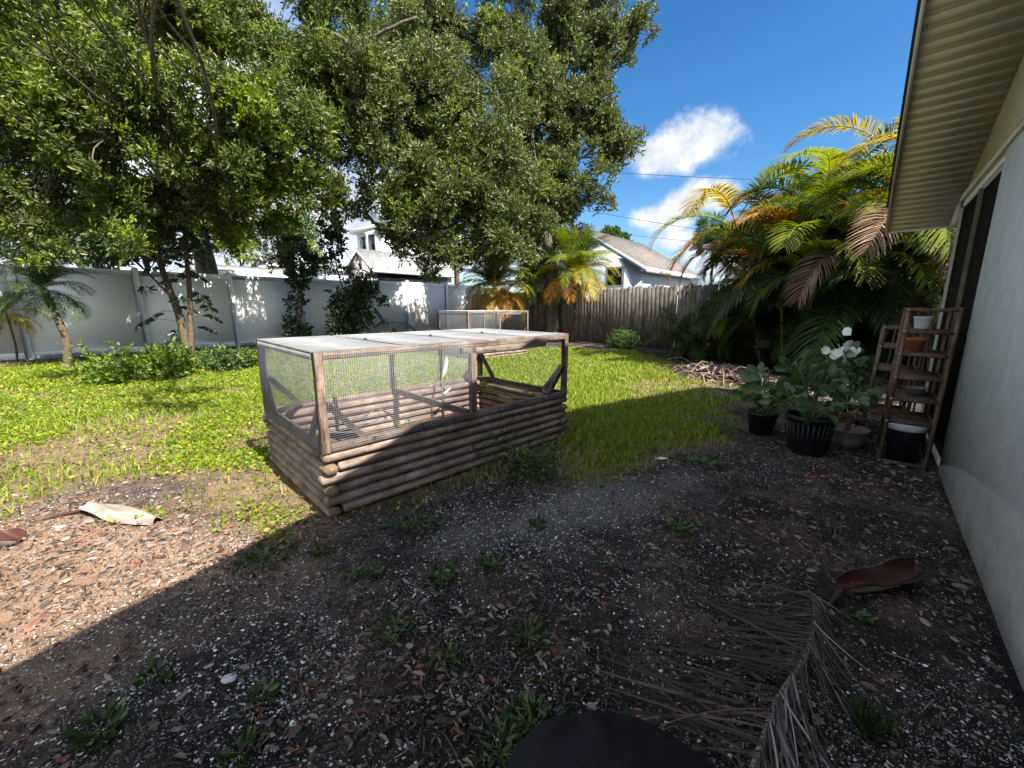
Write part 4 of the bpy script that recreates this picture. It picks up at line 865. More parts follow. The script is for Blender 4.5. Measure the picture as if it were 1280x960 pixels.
def mound(label, px, py, r, h, seed, mat='midleaf', L=0.06, W=0.04, dens=2600, name='leafy_shrub'):
    b = gnd(px, py); t = empty(name, b, label, 'shrub')
    bl = [(b + np.array([random.uniform(-1, 1)*r*.7, random.uniform(-1, 1)*r*.6, h*random.uniform(.25, .75)]), r*random.uniform(.35, .6)) for _ in range(6)]
    mb = MB()
    for (c, q) in bl: mb.tube(spline([b, (b+c)/2+rand_dir(1)[0]*0.03, c], 5), 0.007, 4)
    mb.build('stems', M['stem'], t)
    V, F = crown(bl, dens, L, W, 6, 0.34, 3.0, seed, 0.5, 0.2); V[:, 2] = np.maximum(V[:, 2], 0.01)
    link('foliage', mesh_data('foliage', V-b, F, M[mat]), t)
mound('sunlit leafy green mound on the lawn in front of the umbrella tree', 185, 476, 0.60, 0.36, 51, 'midleaf2', 0.06, 0.04, 1500)
mound('low leafy patch in the shade right of the umbrella tree trunk', 285, 462, 0.45, 0.25, 52)
mound('sprawling dark green weed against the shaded log wall of the raised bed', 650, 594, 0.24, 0.20, 53, 'weed', 0.04, 0.016, 2200)
mound('pale weedy tuft at the foot of the sunlit board fence', 785, 436, 0.5, 0.3, 54, 'midleaf', 0.06, 0.02)
# ------------------------------------------------------------------ potted plants by the wall
def broad_plant(t, base, ends, L, W, mat='weed', n=5, sm='stem'):
    V = []; mb = MB(); base = np.asarray(base, float)
    for e in ends:
        e = np.asarray(e, float); q = spline([base + rand_dir(1)[0]*np.array([.04,.04,0]), base*0.45+e*0.55+np.array([0,0,.05]), e], 7); mb.tube(q, np.linspace(.009, .005, 7), 5)
        m = n; k = RNG.integers(3, 7, m); D = rand_dir(m)*np.array([1,1,.5]) + np.array([0, 0, .35]); pp_ = q[k]
        D /= np.linalg.norm(D, axis=1)[:, None]
        for a_, b_ in zip(pp_, D): mb.tube([a_, a_+b_*0.05, a_+b_*0.09+Z*0.005], .003, 4)
        v, f = leaves(pp_+D*0.085, D-Z*0.15, L*(.7+.6*RNG.random(m)), W*(.8+.4*RNG.random(m)), 0.12, 0.25, np.cross(np.tile(Z, (m, 1))+RNG.normal(size=(m,3))*.35, D)); V.append(v)
    mb.build('stems', M[sm], t); Vc = np.concatenate(V); nn = len(Vc)//6
    link('foliage', mesh_data('foliage', Vc-ORG[t.name], (np.arange(nn)[:, None, None]*6+LEAF6[None]).reshape(-1, 4), M[mat]), t)
def potcl(c, r, h, n): return [c + np.array([random.gauss(0, r), random.gauss(0, r), abs(random.gauss(h, h*0.25))]) for _ in range(n)]
b = gnd(1020, 571); b[1] += 0.12
t = empty('plant_pot', b, 'large black ribbed nursery pot standing on the ground before the rack', 'pot')
MB().lathe(b, [(0.125,0),(0.14,0.02),(0.168,0.30),(0.182,0.302),(0.182,0.335),(0.170,0.335),(0.16,0.29)], 28, caps=(True, False)).build('body', M['black'], t, True)
mb = MB()
for k in range(28):
    a = 2*math.pi*k/28; u_ = np.array([math.cos(a), math.sin(a), 0]); mb.bar(b+u_*0.138+Z*0.03, b+u_*0.170+Z*0.28, 0.012, 0.010, u_)
mb.build('ribs', M['black'], t); MB().lathe(b+Z*0.27, [(0.158,0),(0.08,0.012),(0.0,0.015)], 20, caps=(False, False)).build('soil', M['soil'], t)
t = empty('potted_plant', b+Z*0.28, 'wide green broad leaved plant growing in the large black nursery pot', 'plant')
broad_plant(t, b+Z*0.27, [b + np.array([math.cos(a)*r_, math.sin(a)*r_, h_]) for a, r_, h_ in ((0,.30,.50),(.9,.28,.62),(1.8,.25,.68),(2.6,.33,.55),(3.4,.34,.48),(4.2,.3,.45),(5.0,.28,.5),(5.7,.3,.58),(.4,.12,.75),(3,.14,.72),(4.6,.1,.62),(2.2,.1,.6))], 0.095, 0.065, 'potleaf', 12)
b2 = gnd(1068, 561); b2[1] += 0.1
t = empty('plant_pot', b2, 'shallow grey clay pot tucked behind the black nursery pot', 'pot')
MB().lathe(b2, [(0.10,0),(0.13,0.06),(0.15,0.15),(0.16,0.155),(0.155,0.17),(0.142,0.165),(0.12,0.12),(0.0,0.12)], 28, caps=(True, False)).build('bowl', M['greypot'], t, True)
t = empty('potted_plant', b2+Z*0.12, 'small brown withered plant in the shallow grey clay pot', 'plant')
broad_plant(t, b2+Z*0.11, potcl(b2, .08, .27, 7), 0.08, 0.04, 'pf_brown', 5, 'stick')
b3 = gnd(1092, 548); b3[1] += 0.35
t = empty('potted_plant', b3, 'tallest pot plant with pale creamy leaves on top beside the rack', 'plant')
MB().tube(spline([b3, b3+np.array([-.05,0,.35]), b3+np.array([-.16,-.05,.7])], 8), np.linspace(.016, .01, 8), 7).build('stem', M['bark_brown'], t, True)
MB().tube(spline([b3+np.array([-.03,0,.2]), b3+np.array([.05,0,.45]), b3+np.array([.06,-.02,.62])], 8), np.linspace(.012, .007, 8), 7).build('stem', M['bark_brown'], t, True)
broad_plant(t, b3+np.array([-.05,0,.3]), [b3+np.array(q) for q in ((-.3,-.1,.6),(-.25,.05,.75),(-.1,-.15,.7),(-.35,-.05,.48),(-.18,-.1,.5),(.05,-.1,.68),(.12,0,.6),(-.02,.1,.8),(-.3,.1,.4),(-.1,-.2,.42))], 0.10, 0.06, 'potleaf', 11)
tp = b3 + np.array([-.17, -.08, .80]); V = []
for i in range(18):
    D = nrm(RNG.normal(size=3)*np.array([1,1,.6])+Z*0.4); v, f = leaves((tp+RNG.normal(size=3)*.05)[None], D[None], 0.11, 0.085, .1, .15, np.cross(Z+RNG.normal(size=3)*.3, D)[None]); V.append(v)
Vc = np.concatenate(V); nn = len(Vc)//6; link('pale_leaves', mesh_data('pale_leaves', Vc-b3, (np.arange(nn)[:, None, None]*6+LEAF6[None]).reshape(-1, 4), M['petal']), t)
MB().lathe(b3, [(0.11,0),(0.14,0.22),(0.15,0.22),(0.15,0.24),(0.13,0.24),(0.12,0.2),(0,.2)], 20, caps=(True, False)).build('pot', M['black'], t, True)
b4 = gnd(958, 545); b4[1] += .1
t = empty('potted_plant', b4, 'leftmost pot plant with big drooping leaves and a rusty brown one', 'plant')
MB().lathe(b4, [(0.10,0),(0.13,0.20),(0.14,0.20),(0.14,0.22),(0.12,0.22),(0.11,0.18),(0,.18)], 20, caps=(True, False)).build('pot', M['black'], t, True)
broad_plant(t, b4+Z*.18, [b4+np.array(q) for q in ((-.05,-.05,.52),(.08,.05,.48),(-.15,0,.4),(.15,-.08,.42),(.02,-.15,.35),(-.1,.1,.35),(.2,.05,.3))], 0.13, 0.09, 'potleaf', 7)
broad_plant_b = RNG.normal(size=3)
# ------------------------------------------------------------------ wooden racks against the wall
def rack(s0, s1, n0, n1, H, levels, label, lean=0.0):
    b = hp((s0+s1)/2, (n0+n1)/2, 0); t = empty('plant_rack', b, label, 'rack'); r = 0.0145
    for s_ in (s0, s1):
        for n_ in (n0, n1): MB().tube([hp(s_, n_+lean, 0), hp(s_, n_+lean*.5, H/2), hp(s_, n_, H)], r, 8).build('post', M['rack'], t, True)
    for i, z in enumerate(levels):
        ln = lean*(1-z/H); mb = MB()
        for n_ in (n0, n1): mb.tube([hp(s0-.01, n_+ln, z), hp((s0+s1)/2, n_+ln, z), hp(s1+.01, n_+ln, z)], r*.85, 7)
        for s_ in (s0, s1): mb.tube([hp(s_, n0-.008+ln, z-.004), hp(s_, (n0+n1)/2+ln, z-.004), hp(s_, n1+.008+ln, z-.004)], r*.95, 7)
        if z < H-0.05 and z > 0.1:
            for k in range(1, 7): mb.tube([hp(s0+(s1-s0)*k/7, n0+ln, z+.004), hp(s0+(s1-s0)*k/7, n1+ln, z+.004)], r*.5, 6)
        mb.build('shelf', M['rack'], t, True)
    for s_ in (s0, s1):
        mb = MB()
        for k in (0.35, 0.68): mb.tube([hp(s_, n0+(n1-n0)*k+lean*.6, 0.36), hp(s_, n0+(n1-n0)*k, H)], r*.5, 6)
        mb.build('side_spindles', M['rack'], t, True) if s_ == s1 else None
    for z in levels:                                                        # pale end caps of the dowels
        ln = lean*(1-z/H); MB().lathe(hp(s0-.016, n1+ln, z-.012), [(0.0,0),(0.012,.004),(0.013,.014),(0.0,.022)], 8, caps=(False, False)).build('end_cap', M['sheath_out'], t, True)
    return t
rack(-1.85, -1.38, 0.06, 0.325, 1.24, (0.03, 0.36, 0.54, 0.71, 0.89, 1.06, 1.225), 'tall brown wooden shelf rack leaning beside the white wall corner', 0.02)
rack(-1.30, -0.85, 0.16, 0.43, 1.08, (0.03, 0.30, 0.50, 0.70, 0.90, 1.065), 'shorter brown wooden rack behind and left of the tall one', 0.05)
c = hp(-1.66, 0.205, 0.0)
t = empty('tub', c, 'black tub with a thick white rim on the ground inside the tall rack', 'tub')
MB().lathe(c, [(0.095,0.005),(0.115,0.30)], 28, caps=(True, False)).build('body', M['black'], t, True)
MB().lathe(c, [(0.117,0.27),(0.128,0.275),(0.13,0.325),(0.118,0.33),(0.108,0.31),(0,.30)], 28, caps=(False, False)).build('rim', M['ceramic'], t, True)
c = hp(-1.74, 0.235, 1.078); tag(MB().lathe(c, [(0.035,0),(0.042,.01),(0.052,.085),(0.056,.088),(0.054,.094),(0.046,.088),(0.04,.03),(0,.02)], 20, caps=(True, False)).build('cup', M['ceramic'], None, True), 'small white cup on the second highest shelf of the tall rack', 'cup')
c = hp(-1.72, 0.25, 0.906); tag(MB().lathe(c, [(0.04,0),(0.056,.08),(0.064,.08),(0.064,.105),(0.056,.105),(0.05,.07),(0,.07)], 20, caps=(True, False)).build('terracotta_pot', M['terra'], None, True), 'small orange terracotta pot one shelf below the white cup', 'pot')
c = hp(-1.62, 0.20, 0.556); tag(MB().lathe(c, [(0.05,0),(0.07,.05),(0.075,.052),(0.07,.055),(0.05,.012),(0,.01)], 20, caps=(True, False)).build('saucer', M['greypot'], None, True), 'grey plant saucer lying on a middle shelf of the tall rack', 'saucer')
# ------------------------------------------------------------------ plants inside the bed
q0 = bp(0.85, 0.45, 0.08); t = empty('onion_plant', q0, 'pale green long leaved plant arching inside the raised bed', 'plant')
V = []
for i, (dx, h) in enumerate(((-.28, .42), (-.05, .30), (.12, .25), (-.15, .22))):
    e = q0 + BL*dx + Z*h; sp = spline([q0, q0*.5+e*.5+Z*.08, e, e+BL*dx*.5-Z*.05], 9); MB().tube(sp, np.linspace(.011, .003, 9), 6).build('leaf', M['lime'], t, True)
q1 = bp(1.52, 1.02, 0.08); t = empty('fuzzy_plant', q1, 'single pale paddle shaped leaf plant standing at the back of the raised bed', 'plant')
MB().tube([q1, q1+Z*.3, q1+Z*.48], .007, 6).build('stem', M['stem'], t, True)
v, f = leaves(np.array([q1+Z*.46, q1+Z*.40, q1+Z*.3]), np.array([BL*.35+Z, -BL*.5+Z*.6, BL*.6+Z*.3]), np.array([.24,.14,.12]), np.array([.075,.05,.04]), .1, .05, np.array([BL, BL, BL])-Z*.3); link('leaf', mesh_data('leaf', v-q1, f, M['petal']), t)
# ------------------------------------------------------------------ fallen palm parts
def fallen_frond():
    pts = [gnd(1056, 770), gnd(1013, 752)+Z*.10, gnd(1010, 800)+Z*.14, gnd(995, 852)+Z*.13, gnd(962, 895)+Z*.10, gnd(940, 965)+Z*.06, gnd(905, 1080)+Z*.03]
    pts = [gnd(1013, 750)+Z*.03, gnd(1014, 800)+Z*.09, gnd(1001, 855)+Z*.11, gnd(968, 905)+Z*.09, gnd(945, 965)+Z*.06, gnd(900, 1080)+Z*.03]
    t = empty('fallen_frond', pts[0], 'grey dried palm frond lying on the shaded ground at lower right', 'palm frond')
    q = spline(pts, 40); MB().tube(q, np.linspace(.0035, .011, 40), 7).build('rachis', M['sheath_out'], t, True)
    T_ = np.gradient(q, axis=0); T_ /= np.linalg.norm(T_, axis=1)[:, None]; g = np.random.default_rng(5)
    for sg, n, nm in ((1, 190, 'leaflets'), (-1, 150, 'leaflets')):
        mb = MB()
        for i in range(n):
            x = (i+g.random())/n; k = x*39; j = int(min(k, 38)); p0 = q[j]*(1-(k-j))+q[j+1]*(k-j); tg = T_[j]
            sv = np.array([-tg[1], tg[0], 0]); sv = nrm(sv)*sg                # +1: right-hand side of the photo
            grp = math.sin(x*23+sg)*.25+math.sin(x*57)*.15
            if sg > 0: d0 = sv*(0.50+grp*.6) + tg*1.0; l = (0.12+0.18*min(1, x*2.2))*g.uniform(.6, 1.15); curl = 0.10
            else: d0 = sv*0.9 + tg*0.12 + np.array([-.25, -.12, 0]); l = (0.22+0.30*min(1, x*2.5))*g.uniform(.6, 1.12); curl = 0.06
            d0 = nrm(d0 + g.normal(size=3)*np.array([.22, .22, 0])); m = 7; tt = np.linspace(0, 1, m); cb = (g.normal()*curl*3.5 + grp*.35)*l
            c = p0 + d0*(tt*l)[:, None] + np.cross(Z, d0)*(cb*tt**2)[:, None]; z0 = p0[2]
            c[:, 2] = z0*(1-tt)**1.3 + 0.012 + 0.025*g.random()*np.sin(np.pi*tt) + gz(c[:, 0], c[:, 1])*tt
            wd = g.uniform(.003, .007 if sg > 0 else .0095)*np.array([.6, 1, 1, .9, .75, .5, .1]); wv = np.cross(d0, Z)*0.75 + Z*g.uniform(-.8, .8); wv = nrm(wv)
            V = np.concatenate([c+wv*wd[:, None]*.5, c-wv*wd[:, None]*.5]); ii = np.arange(m-1); mb.add(V, np.stack([ii, ii+1, ii+m+1, ii+m], 1))
        mb.build(nm, M['pf_dead' if sg > 0 else 'pf_dark'], t)
fallen_frond()
def sheath(name, label, a, b, w_, h, stem=None, flip=1, top='sheath_in', bot='sheath_out'):
    a = np.asarray(a, float); b = np.asarray(b, float); t = empty(name, (a+b)/2, label, 'palm sheath'); x = nrm(b-a); y = nrm(np.cross(Z, x)); L = np.linalg.norm(b-a)
    n, m = 22, 13; tt = np.linspace(0, 1, n); V = []; Nn = []
    for k in range(m):
        ph = -1 + 2*k/(m-1)
        for f in tt:
            Nn.append(y*flip*math.sin(ph*1.25)*(1 if h > 0 else -1) - Z*math.cos(ph*1.25))
            wd = w_*(0.22+0.78*math.sin(math.pi*min(1, f*0.62+0.12))**0.8)*(1-0.55*max(0, f-.85)/.15*abs(ph)); an = ph*1.25
            V.append(a + x*L*f + y*flip*math.sin(an)*wd*0.5 + Z*(0.012+h*(1-math.cos(an))*(0.6+.5*f) + h*0.4*f*f + 0.01*math.sin(f*9+k)))
    V = np.array(V); i = np.arange(n-1); F = np.concatenate([np.stack([k*n+i, k*n+i+1, (k+1)*n+i+1, (k+1)*n+i], 1) for k in range(m-1)])
    G = 0.005; Vo = V + np.array(Nn)*G; ob = link('outer_skin', mesh_data('outer_skin', Vo-ORG[t.name], F[:, ::-1], M[bot], True), t); ob2 = link('inner_skin', mesh_data('inner_skin', V-ORG[t.name], F, M[top], True), t)
    if stem is not None: MB().tube(spline(stem, 10), np.linspace(.006, .012, 10), 6).build('stalk', M['sheath_in'] if name == 'palm_sheath' else M['stick'], t, True)
    return t
sheath('palm_sheath', 'red brown boat shaped palm sheath on the dirt near the white wall', gnd(1052, 740), gnd(1146, 728), 0.125, 0.08, [gnd(1018, 790)+Z*.01, gnd(1035, 765)+Z*.03, gnd(1052, 742)+Z*.025], 1)
sheath('palm_sheath', 'pale overturned palm sheath with thin stalk on the sunny bare ground', gnd(110, 642)+Z*.055, gnd(198, 656)+Z*.05, 0.14, -0.05, [gnd(35, 657)+Z*.01, gnd(75, 648)+Z*.02, gnd(112, 642)+Z*.03], 1, 'sheath_out', 'sheath_in')
sheath('palm_sheath', 'curled dark brown palm sheath cut by the left edge of the photo', gnd(30, 678), gnd(-40, 690), 0.17, 0.08)
# dead frond heap
hb = gnd(905, 472); t = empty('debris_heap', hb, 'heap of brown dead fronds and twigs at the end of the lawn under the palms', 'brush pile')
g = np.random.default_rng(8); mb = MB(); ax_ = nrm(gnd(955, 487)-gnd(835, 462)); ay_ = np.array([-ax_[1], ax_[0], 0])
for i in range(900):
    u_, v_ = g.normal()*0.62, g.normal()*0.34; hh = max(0, 0.20*(1-(u_/1.4)**2-(v_/.8)**2))*g.random(); c = hb + ax_*u_ + ay_*v_; d0 = nrm(g.normal(size=3)*np.array([1,1,.25])+ax_*.4); l = g.uniform(.08, .3); w_ = nrm(np.cross(d0, Z)+Z*g.normal()*.6)*g.uniform(.006, .02)
    cz = c + Z*(hh+.015); V = [cz-d0*l/2+w_*.3, cz-d0*l/2-w_*.3, cz+w_+Z*.02, cz-w_+Z*.02, cz+d0*l/2+w_*.2, cz+d0*l/2-w_*.2]; mb.add(V, np.array([[0,1,3,2],[2,3,5,4]]))
o = mb.build('dead_leaves', M['litter'], t)
for i in range(34):
    c = hb + ax_*g.normal()*.6 + ax_*.25 + ay_*g.normal()*.4; d0 = nrm(g.normal(size=3)*np.array([1,1,.3])); l = g.uniform(.3, .8); q = spline([c-d0*l/2+Z*.05, c+Z*g.uniform(.1,.25)+rand_dir(1)[0]*.05, c+d0*l/2+Z*.06], 7); q[:, 2] = np.maximum(q[:, 2], .01)
    MB().tube(q, np.linspace(.010, .004, 7), 5).build('twig', M['stick'], t, True)
# ------------------------------------------------------------------ black fabric mound, stones
c = np.array([0.225, 0.70, 0.0]); t = empty('fabric_bag', c, 'soft black fabric bag with a small peak cut off by the bottom edge', 'bag')
n, m = 64, 26; th = np.linspace(0, 2*np.pi, n, endpoint=False); V = []
for k in range(m):
    f = k/(m-1); ph = f*math.pi/2; 
    for a in th:
        rx, ry = 0.272*math.cos(ph)**0.75, 0.20*math.cos(ph)**0.75; w_ = 1+0.035*math.sin(3*a+1)+0.02*math.sin(7*a+f*6)*(1-f)+0.01*math.sin(13*a)
        V.append([rx*math.cos(a)*w_, ry*math.sin(a)*w_, 0.325*math.sin(ph)**0.9 + 0.008*math.sin(5*a+3*f)*math.cos(ph)])
V = np.array(V); i = np.arange(n); j = (i+1) % n
fl = vn(V[:, 0]*9+V[:, 2]*5, V[:, 1]*9, V[:, 2]*7, seed=77)-0.5; V *= (1+0.06*fl)[:, None]
pk = np.exp(-(((V[:, 0]+0.03)/0.022)**2 + ((V[:, 1]-0.07)/0.05)**2)); V[:, 2] += 0.018*pk
F = np.concatenate([np.stack([k*n+i, k*n+j, (k+1)*n+j, (k+1)*n+i], 1) for k in range(m-1)])
link('body', mesh_data('body', V, F, M['blackcloth'], True), t)
pass
def pebble(name, px, py, rx, ry, rz, label, mat, seed):
    b = gnd(px, py); g = np.random.default_rng(seed); mb = MB(); n = 14; pr = [(math.cos(p), math.sin(p)) for p in np.linspace(-1.4, 1.4, 8)]
    mb.lathe(b+Z*rz*.8, [(rx*a, rz*b_) for a, b_ in pr], n, 1, ry/rx); V = mb.V[0]; V += g.normal(size=V.shape)*rx*.06
    tag(mb.build(name, M[mat], None, True), label, 'stone' if mat == 'stone' else 'shell')
pebble('pebble', 287, 850, .026, .020, .008, 'largest flat grey pebble among the fallen leaves at lower left', 'stone', 1)
pebble('shell', 75, 662, .045, .018, .012, 'bright white shell piece on bare sunny soil at far left', 'petal', 2)
pebble('shell', 367, 906, .012, .010, .006, 'white shell chip left of the bottom centre weeds', 'petal', 3)
pebble('shell', 826, 574, .05, .014, .008, 'pale long shell fragment in the shade right of the raised bed', 'petal', 4)
pebble('shell', 744, 853, .008, .007, .004, 'small round white shell left of the fallen frond tips', 'petal', 5)
# ------------------------------------------------------------------ small weeds on the bare soil
def weed(px, py, r, h, n, label, mat='weed', L=.05, W=.022, blades=False):
    L *= 0.72; W *= 0.72; r *= 0.9
    b = gnd(px, py); b[2] = float(gz(b[0], b[1])); a = RNG.random(n)*6.28; rr_ = np.sqrt(RNG.random(n))*r
    D = np.stack([np.cos(a), np.sin(a), 0.25+1.0*RNG.random(n)], 1); p0 = b + np.stack([np.cos(a)*rr_, np.sin(a)*rr_, h*RNG.random(n)*(1-rr_/r*.6)], 1)
    if blades: D[:, 2] += 1.4; p0 = b + np.stack([np.cos(a)*rr_*.5, np.sin(a)*rr_*.5, np.zeros(n)], 1)
    v, f = leaves(p0, D, L*(.5+.8*RNG.random(n)), W*(.7+.6*RNG.random(n)), .2, .3); t = empty('weed', b, label, 'weed', 'small weeds sprouting from the bare soil')
    link('foliage', mesh_data('foliage', v-b, f, M[mat]), t)
    if not blades:
        mb = MB(); 
        for k in range(0, n, 4): mb.tube([b, (b+p0[k])/2+Z*.006, p0[k]], .0018, 4)
        mb.build('stems', M['stem'], t)
weed(665, 915, .09, .07, 110, 'lush green weed touching the black bag at bottom centre', L=.045, W=.02)
weed(625, 945, .06, .06, 60, 'smaller weed just left of the lush one at the bottom edge', L=.05, W=.016)
weed(552, 722, .07, .05, 70, 'spiky weed in the middle of the bare shaded soil')
weed(520, 655, .15, .07, 130, 'broad weed patch below the front log wall of the raised bed', L=.04)
weed(492, 792, .07, .04, 50, 'thin two part weed left of the centre bottom')
weed(557, 828, .04, .04, 36, 'small leafy weed right of the thin two part weed')
weed(660, 800, .07, .04, 60, 'flat weed between leaf litter patches right of centre')
weed(612, 708, .06, .04, 50, 'low weed beside the pale sandy patch')
weed(672, 656, .04, .04, 30, 'tiny weed on the pale sandy patch')
weed(848, 664, .08, .05, 70, 'round weed alone on the gravelly soil right of centre')
weed(880, 578, .20, .05, 150, 'grassy weed patch left of the pot plants', L=.06, W=.012)
weed(906, 538, .16, .05, 110, 'grassy weed tuft between lawn shadow and pot plants', L=.06, W=.012)
weed(128, 915, .06, .05, 44, 'dark broad leaved weed at the lower left corner', L=.06, W=.03)
weed(198, 848, .05, .04, 34, 'faint weed among litter above the lower left corner', L=.045)
weed(335, 700, .14, .05, 110, 'weed patch along the roof shadow edge at left', L=.04, W=.02)
weed(405, 690, .06, .04, 40, 'weed just left of the raised bed front corner')
weed(470, 718, .04, .04, 30, 'sprig of weed below the raised bed corner')
weed(440, 722, .04, .04, 26, 'little sprig left of the matching sprig below the bed')
weed(1085, 915, .06, .08, 130, 'bright grass tuft right of the fallen frond', 'weed', .10, .006, True)
weed(1068, 770, .04, .03, 24, 'tiny weed under the red brown sheath')
weed(330, 872, .035, .03, 22, 'tiny weed right of the flat grey pebble')
weed(300, 945, .04, .03, 22, 'tiny weed at the bottom edge left of centre')
# ------------------------------------------------------------------ grass, ground cover, litter, shells
BINP = [bp(-.03, -.03, 0), bp(LEN+.03, -.03, 0), bp(LEN+.03, WID+.03, 0), bp(-.03, WID+.03, 0)]
BINQ = [B2 + l*BL + w_*BW for l, w_ in ((0,0),(2,0),(2,1.25),(0,1.25))]
def scatter(n, dmax, x0, x1, pw=1.0, dmin=0.5):
    """points over the ground seen from the yard, thinning with distance"""
    r = dmin + (dmax-dmin)*RNG.random(n)**pw; a = np.radians(RNG.uniform(x0, x1, n)); x, y = r*np.sin(a), r*np.cos(a)
    k = (poly_sd(x, y, BINP) > 0) & (poly_sd(x, y, BINQ) > 0) & ((x-HC[0])*P[0]+(y-HC[1])*P[1] > 0.03) & ((x-VF[0])*P[0]+(y-VF[1])*P[1] < -0.05)
    return x[k], y[k], r[k]
x, y, r = scatter(520000, 18, -68, 30, 0.8, 2.2)
lm = lawn_mask(x, y); pn = fbm(x*0.8, y*0.8, 61, 3)
left = np.clip((-x-0.6)/1.2, 0, 1)                                       # ground cover dominates the left part of the lawn
k = (RNG.random(len(x)) < lm*np.where(left > .5, 0.30, 0.95)*np.clip((pn-.25)*3, .15, 1)); x1, y1, r1 = x[k], y[k], r[k]; n = len(x1)
h = (0.028+0.055*RNG.random(n))*(0.8+0.5*fbm(x1*1.5, y1*1.5, 71)); a = RNG.random(n)*6.28; wd = 0.0022+0.0011*r1*0.5; ln = h*(0.2+0.8*RNG.random(n)); b = RNG.random(n)*6.28
V = np.empty((n, 5, 3)); z0 = gz(x1, y1); c = np.stack([x1, y1, z0], 1); wv = np.stack([np.cos(a), np.sin(a), 0*a], 1)*wd[:, None]; lv = np.stack([np.cos(b), np.sin(b), 0*b], 1)*ln[:, None]; hz = np.stack([0*h, 0*h, h], 1)
V[:, 0] = c-wv; V[:, 1] = c+wv; V[:, 2] = c+wv*.8+lv*.3+hz*.6; V[:, 3] = c-wv*.8+lv*.3+hz*.6; V[:, 4] = c+lv+hz
me = mesh_data('grass', V.reshape(-1, 3), [(np.arange(n)[:, None]*5+np.array([0,1,2,3])), (np.arange(n)[:, None]*5+np.array([3,2,4]))], M['grass'])
tag(link('grass', me), kind='stuff')
x, y, r = scatter(330000, 13, -68, 5, 0.85, 2.2); lm = lawn_mask(x, y); left = np.clip((-x-0.2)/1.2, 0.12, 1); pn = fbm(x*1.1, y*1.1, 81, 3)
pq = fbm(x*1.9, y*1.9, 85, 3); near = np.clip((7.5-r)/4, 0, 1)
k = RNG.random(len(x)) < lm*left*np.clip((pn-.3)*4, .05, 1)*np.clip((pq-.30-.16*near)*6, .06, 1)*0.85; x, y, r = x[k], y[k], r[k]; n = len(x)
hh = 0.01+0.05*RNG.random(n)*fbm(x*2.2, y*2.2, 91)*1.6; a = RNG.random(n)*6.28; D = np.stack([np.cos(a), np.sin(a), RNG.uniform(-.2, .7, n)], 1); L = (0.016+0.016*RNG.random(n))*(0.8+0.07*r)
v, f = leaves(np.stack([x, y, gz(x, y)+hh], 1), D, L, L*0.62, .1, .15, np.cross(np.tile(Z, (n, 1))+RNG.normal(size=(n, 3))*.4, D))
tag(link('ground_cover', mesh_data('ground_cover', v, f, M['cover'])), kind='stuff')
x, y, r = scatter(60000, 9, -68, 62, 0.9, 0.45); pn = 0.6*fbm(x*1.5, y*1.5, 101, 4)+0.4*fbm(x*5, y*5, 103, 2); lm = lawn_mask(x, y); sm_ = sand_mask(x, y)
k = RNG.random(len(x)) < np.clip((pn-.40)*4.5, .05, 1)*(1-.3*lm)*(1-.75*sm_)*np.clip(1.3-r/9, .3, 1)*0.62*(1+1.6*sunlit_dry_mask(x, y)); x, y, r = x[k], y[k], r[k]; n = len(x)
a = RNG.random(n)*6.28; D = np.stack([np.cos(a), np.sin(a), RNG.normal(size=n)*.18], 1); L = 0.020+0.030*RNG.random(n); tl = np.tile(Z, (n, 1))+RNG.normal(size=(n, 3))*.3
v, f = leaves(np.stack([x, y, gz(x, y)+.005+.012*RNG.random(n)], 1), D, L, L*RNG.uniform(.28, .5, n), .18*RNG.choice([-1, 1], n)[:, None], .12, np.cross(tl, D)); v[:, 2] = np.maximum(v[:, 2], gz(v[:, 0], v[:, 1])+.002)
tag(link('leaf_litter', mesh_data('leaf_litter', v, f, M['litter'])), kind='stuff')
x, y, r = scatter(240000, 7, -68, 62, 0.8, 0.45); pn = fbm(x*2.5, y*2.5, 121, 4); lm = lawn_mask(x, y); sm_ = sand_mask(x, y)
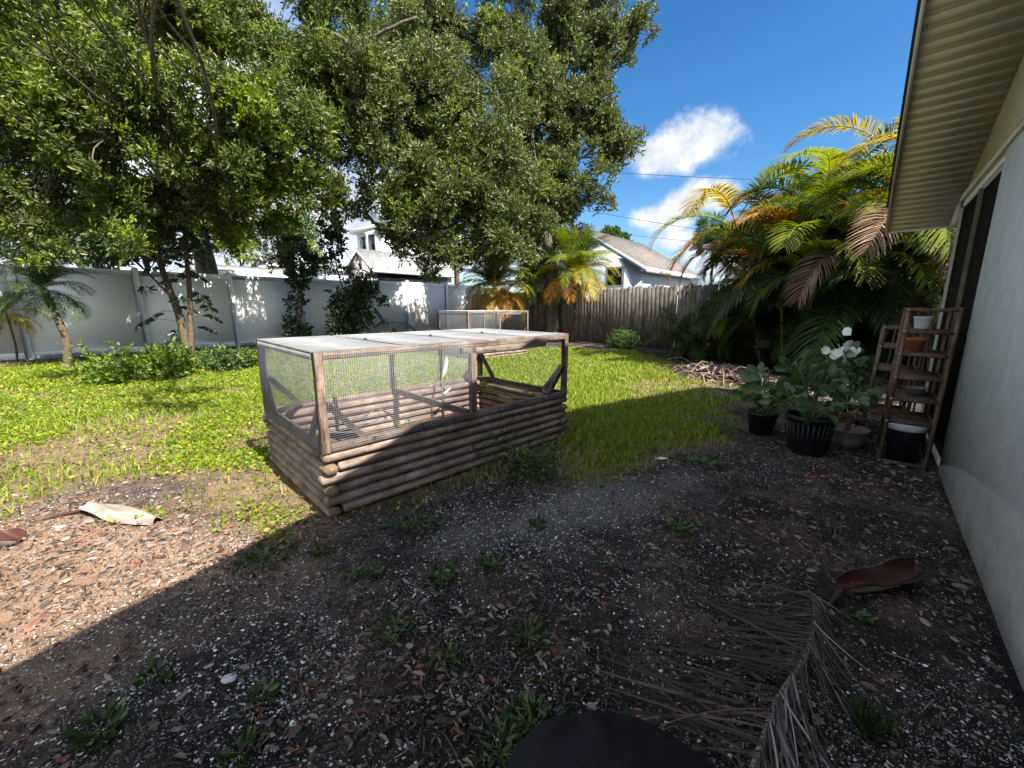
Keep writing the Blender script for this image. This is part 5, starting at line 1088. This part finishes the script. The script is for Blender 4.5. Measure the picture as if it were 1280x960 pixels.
k = RNG.random(len(x)) < np.clip((pn-.30)*2.5, .1, 1)*(1-.5*lm)*(1-.5*sm_)*0.7; x, y, r = x[k], y[k], r[k]; n = len(x)
a = RNG.random(n)*6.28; D = np.stack([np.cos(a), np.sin(a), RNG.normal(size=n)*.25], 1); L = np.where(RNG.random(n) < 0.012, 0.05+0.10*RNG.random(n), 0.006+0.018*RNG.random(n)**2); tl = np.tile(Z, (n, 1))+RNG.normal(size=(n, 3))*.5
v, f = leaves(np.stack([x, y, gz(x, y)+.003+.006*RNG.random(n)], 1), D, L, np.minimum(L*RNG.uniform(.15, .6, n), np.where(L > .045, .005, 1)), .2, np.where(L > .045, .02, .1)[:, None], np.cross(tl, D)); v[:, 2] = np.maximum(v[:, 2], gz(v[:, 0], v[:, 1])+.001)
tag(link('mulch', mesh_data('mulch', v, f, M['mulch'])), kind='stuff')
x, y, r = scatter(420000, 7.5, -68, 62, 0.9, 0.45); pn = fbm(x*1.3, y*1.3, 111, 4); lm = lawn_mask(x, y); sm_ = sand_mask(x, y)
k = RNG.random(len(x)) < np.clip((pn-.36)*4+1.2*sm_, .12, 1)*(1-lm)*0.55; x, y, r = x[k], y[k], r[k]; n = len(x)
s_ = 0.0014+0.0048*RNG.random(n)**6; V = rand_dir(n*6).reshape(n, 6, 3)*0.35 + np.array([[1,0,0],[-1,0,0],[0,1,0],[0,-1,0],[0,0,.5],[0,0,-.5]])[None]
a = RNG.random(n)*6.28; ca, sa = np.cos(a)[:, None], np.sin(a)[:, None]; V = np.stack([V[..., 0]*ca*1.3-V[..., 1]*sa, V[..., 0]*sa*1.3+V[..., 1]*ca, V[..., 2]*.7], 2)*s_[:, None, None] + np.stack([x, y, gz(x, y)+s_*.35], 1)[:, None]
F = (np.arange(n)[:, None, None]*6+np.array([[0,2,4],[2,1,4],[1,3,4],[3,0,4]])[None]).reshape(-1, 3)
tag(link('shell_chips', mesh_data('shell_chips', V.reshape(-1, 3), F, M['shell'])), kind='stuff')
print('objects', len(S.objects), 'tris~', sum(len(o.data.polygons) for o in S.objects if o.type == 'MESH'))
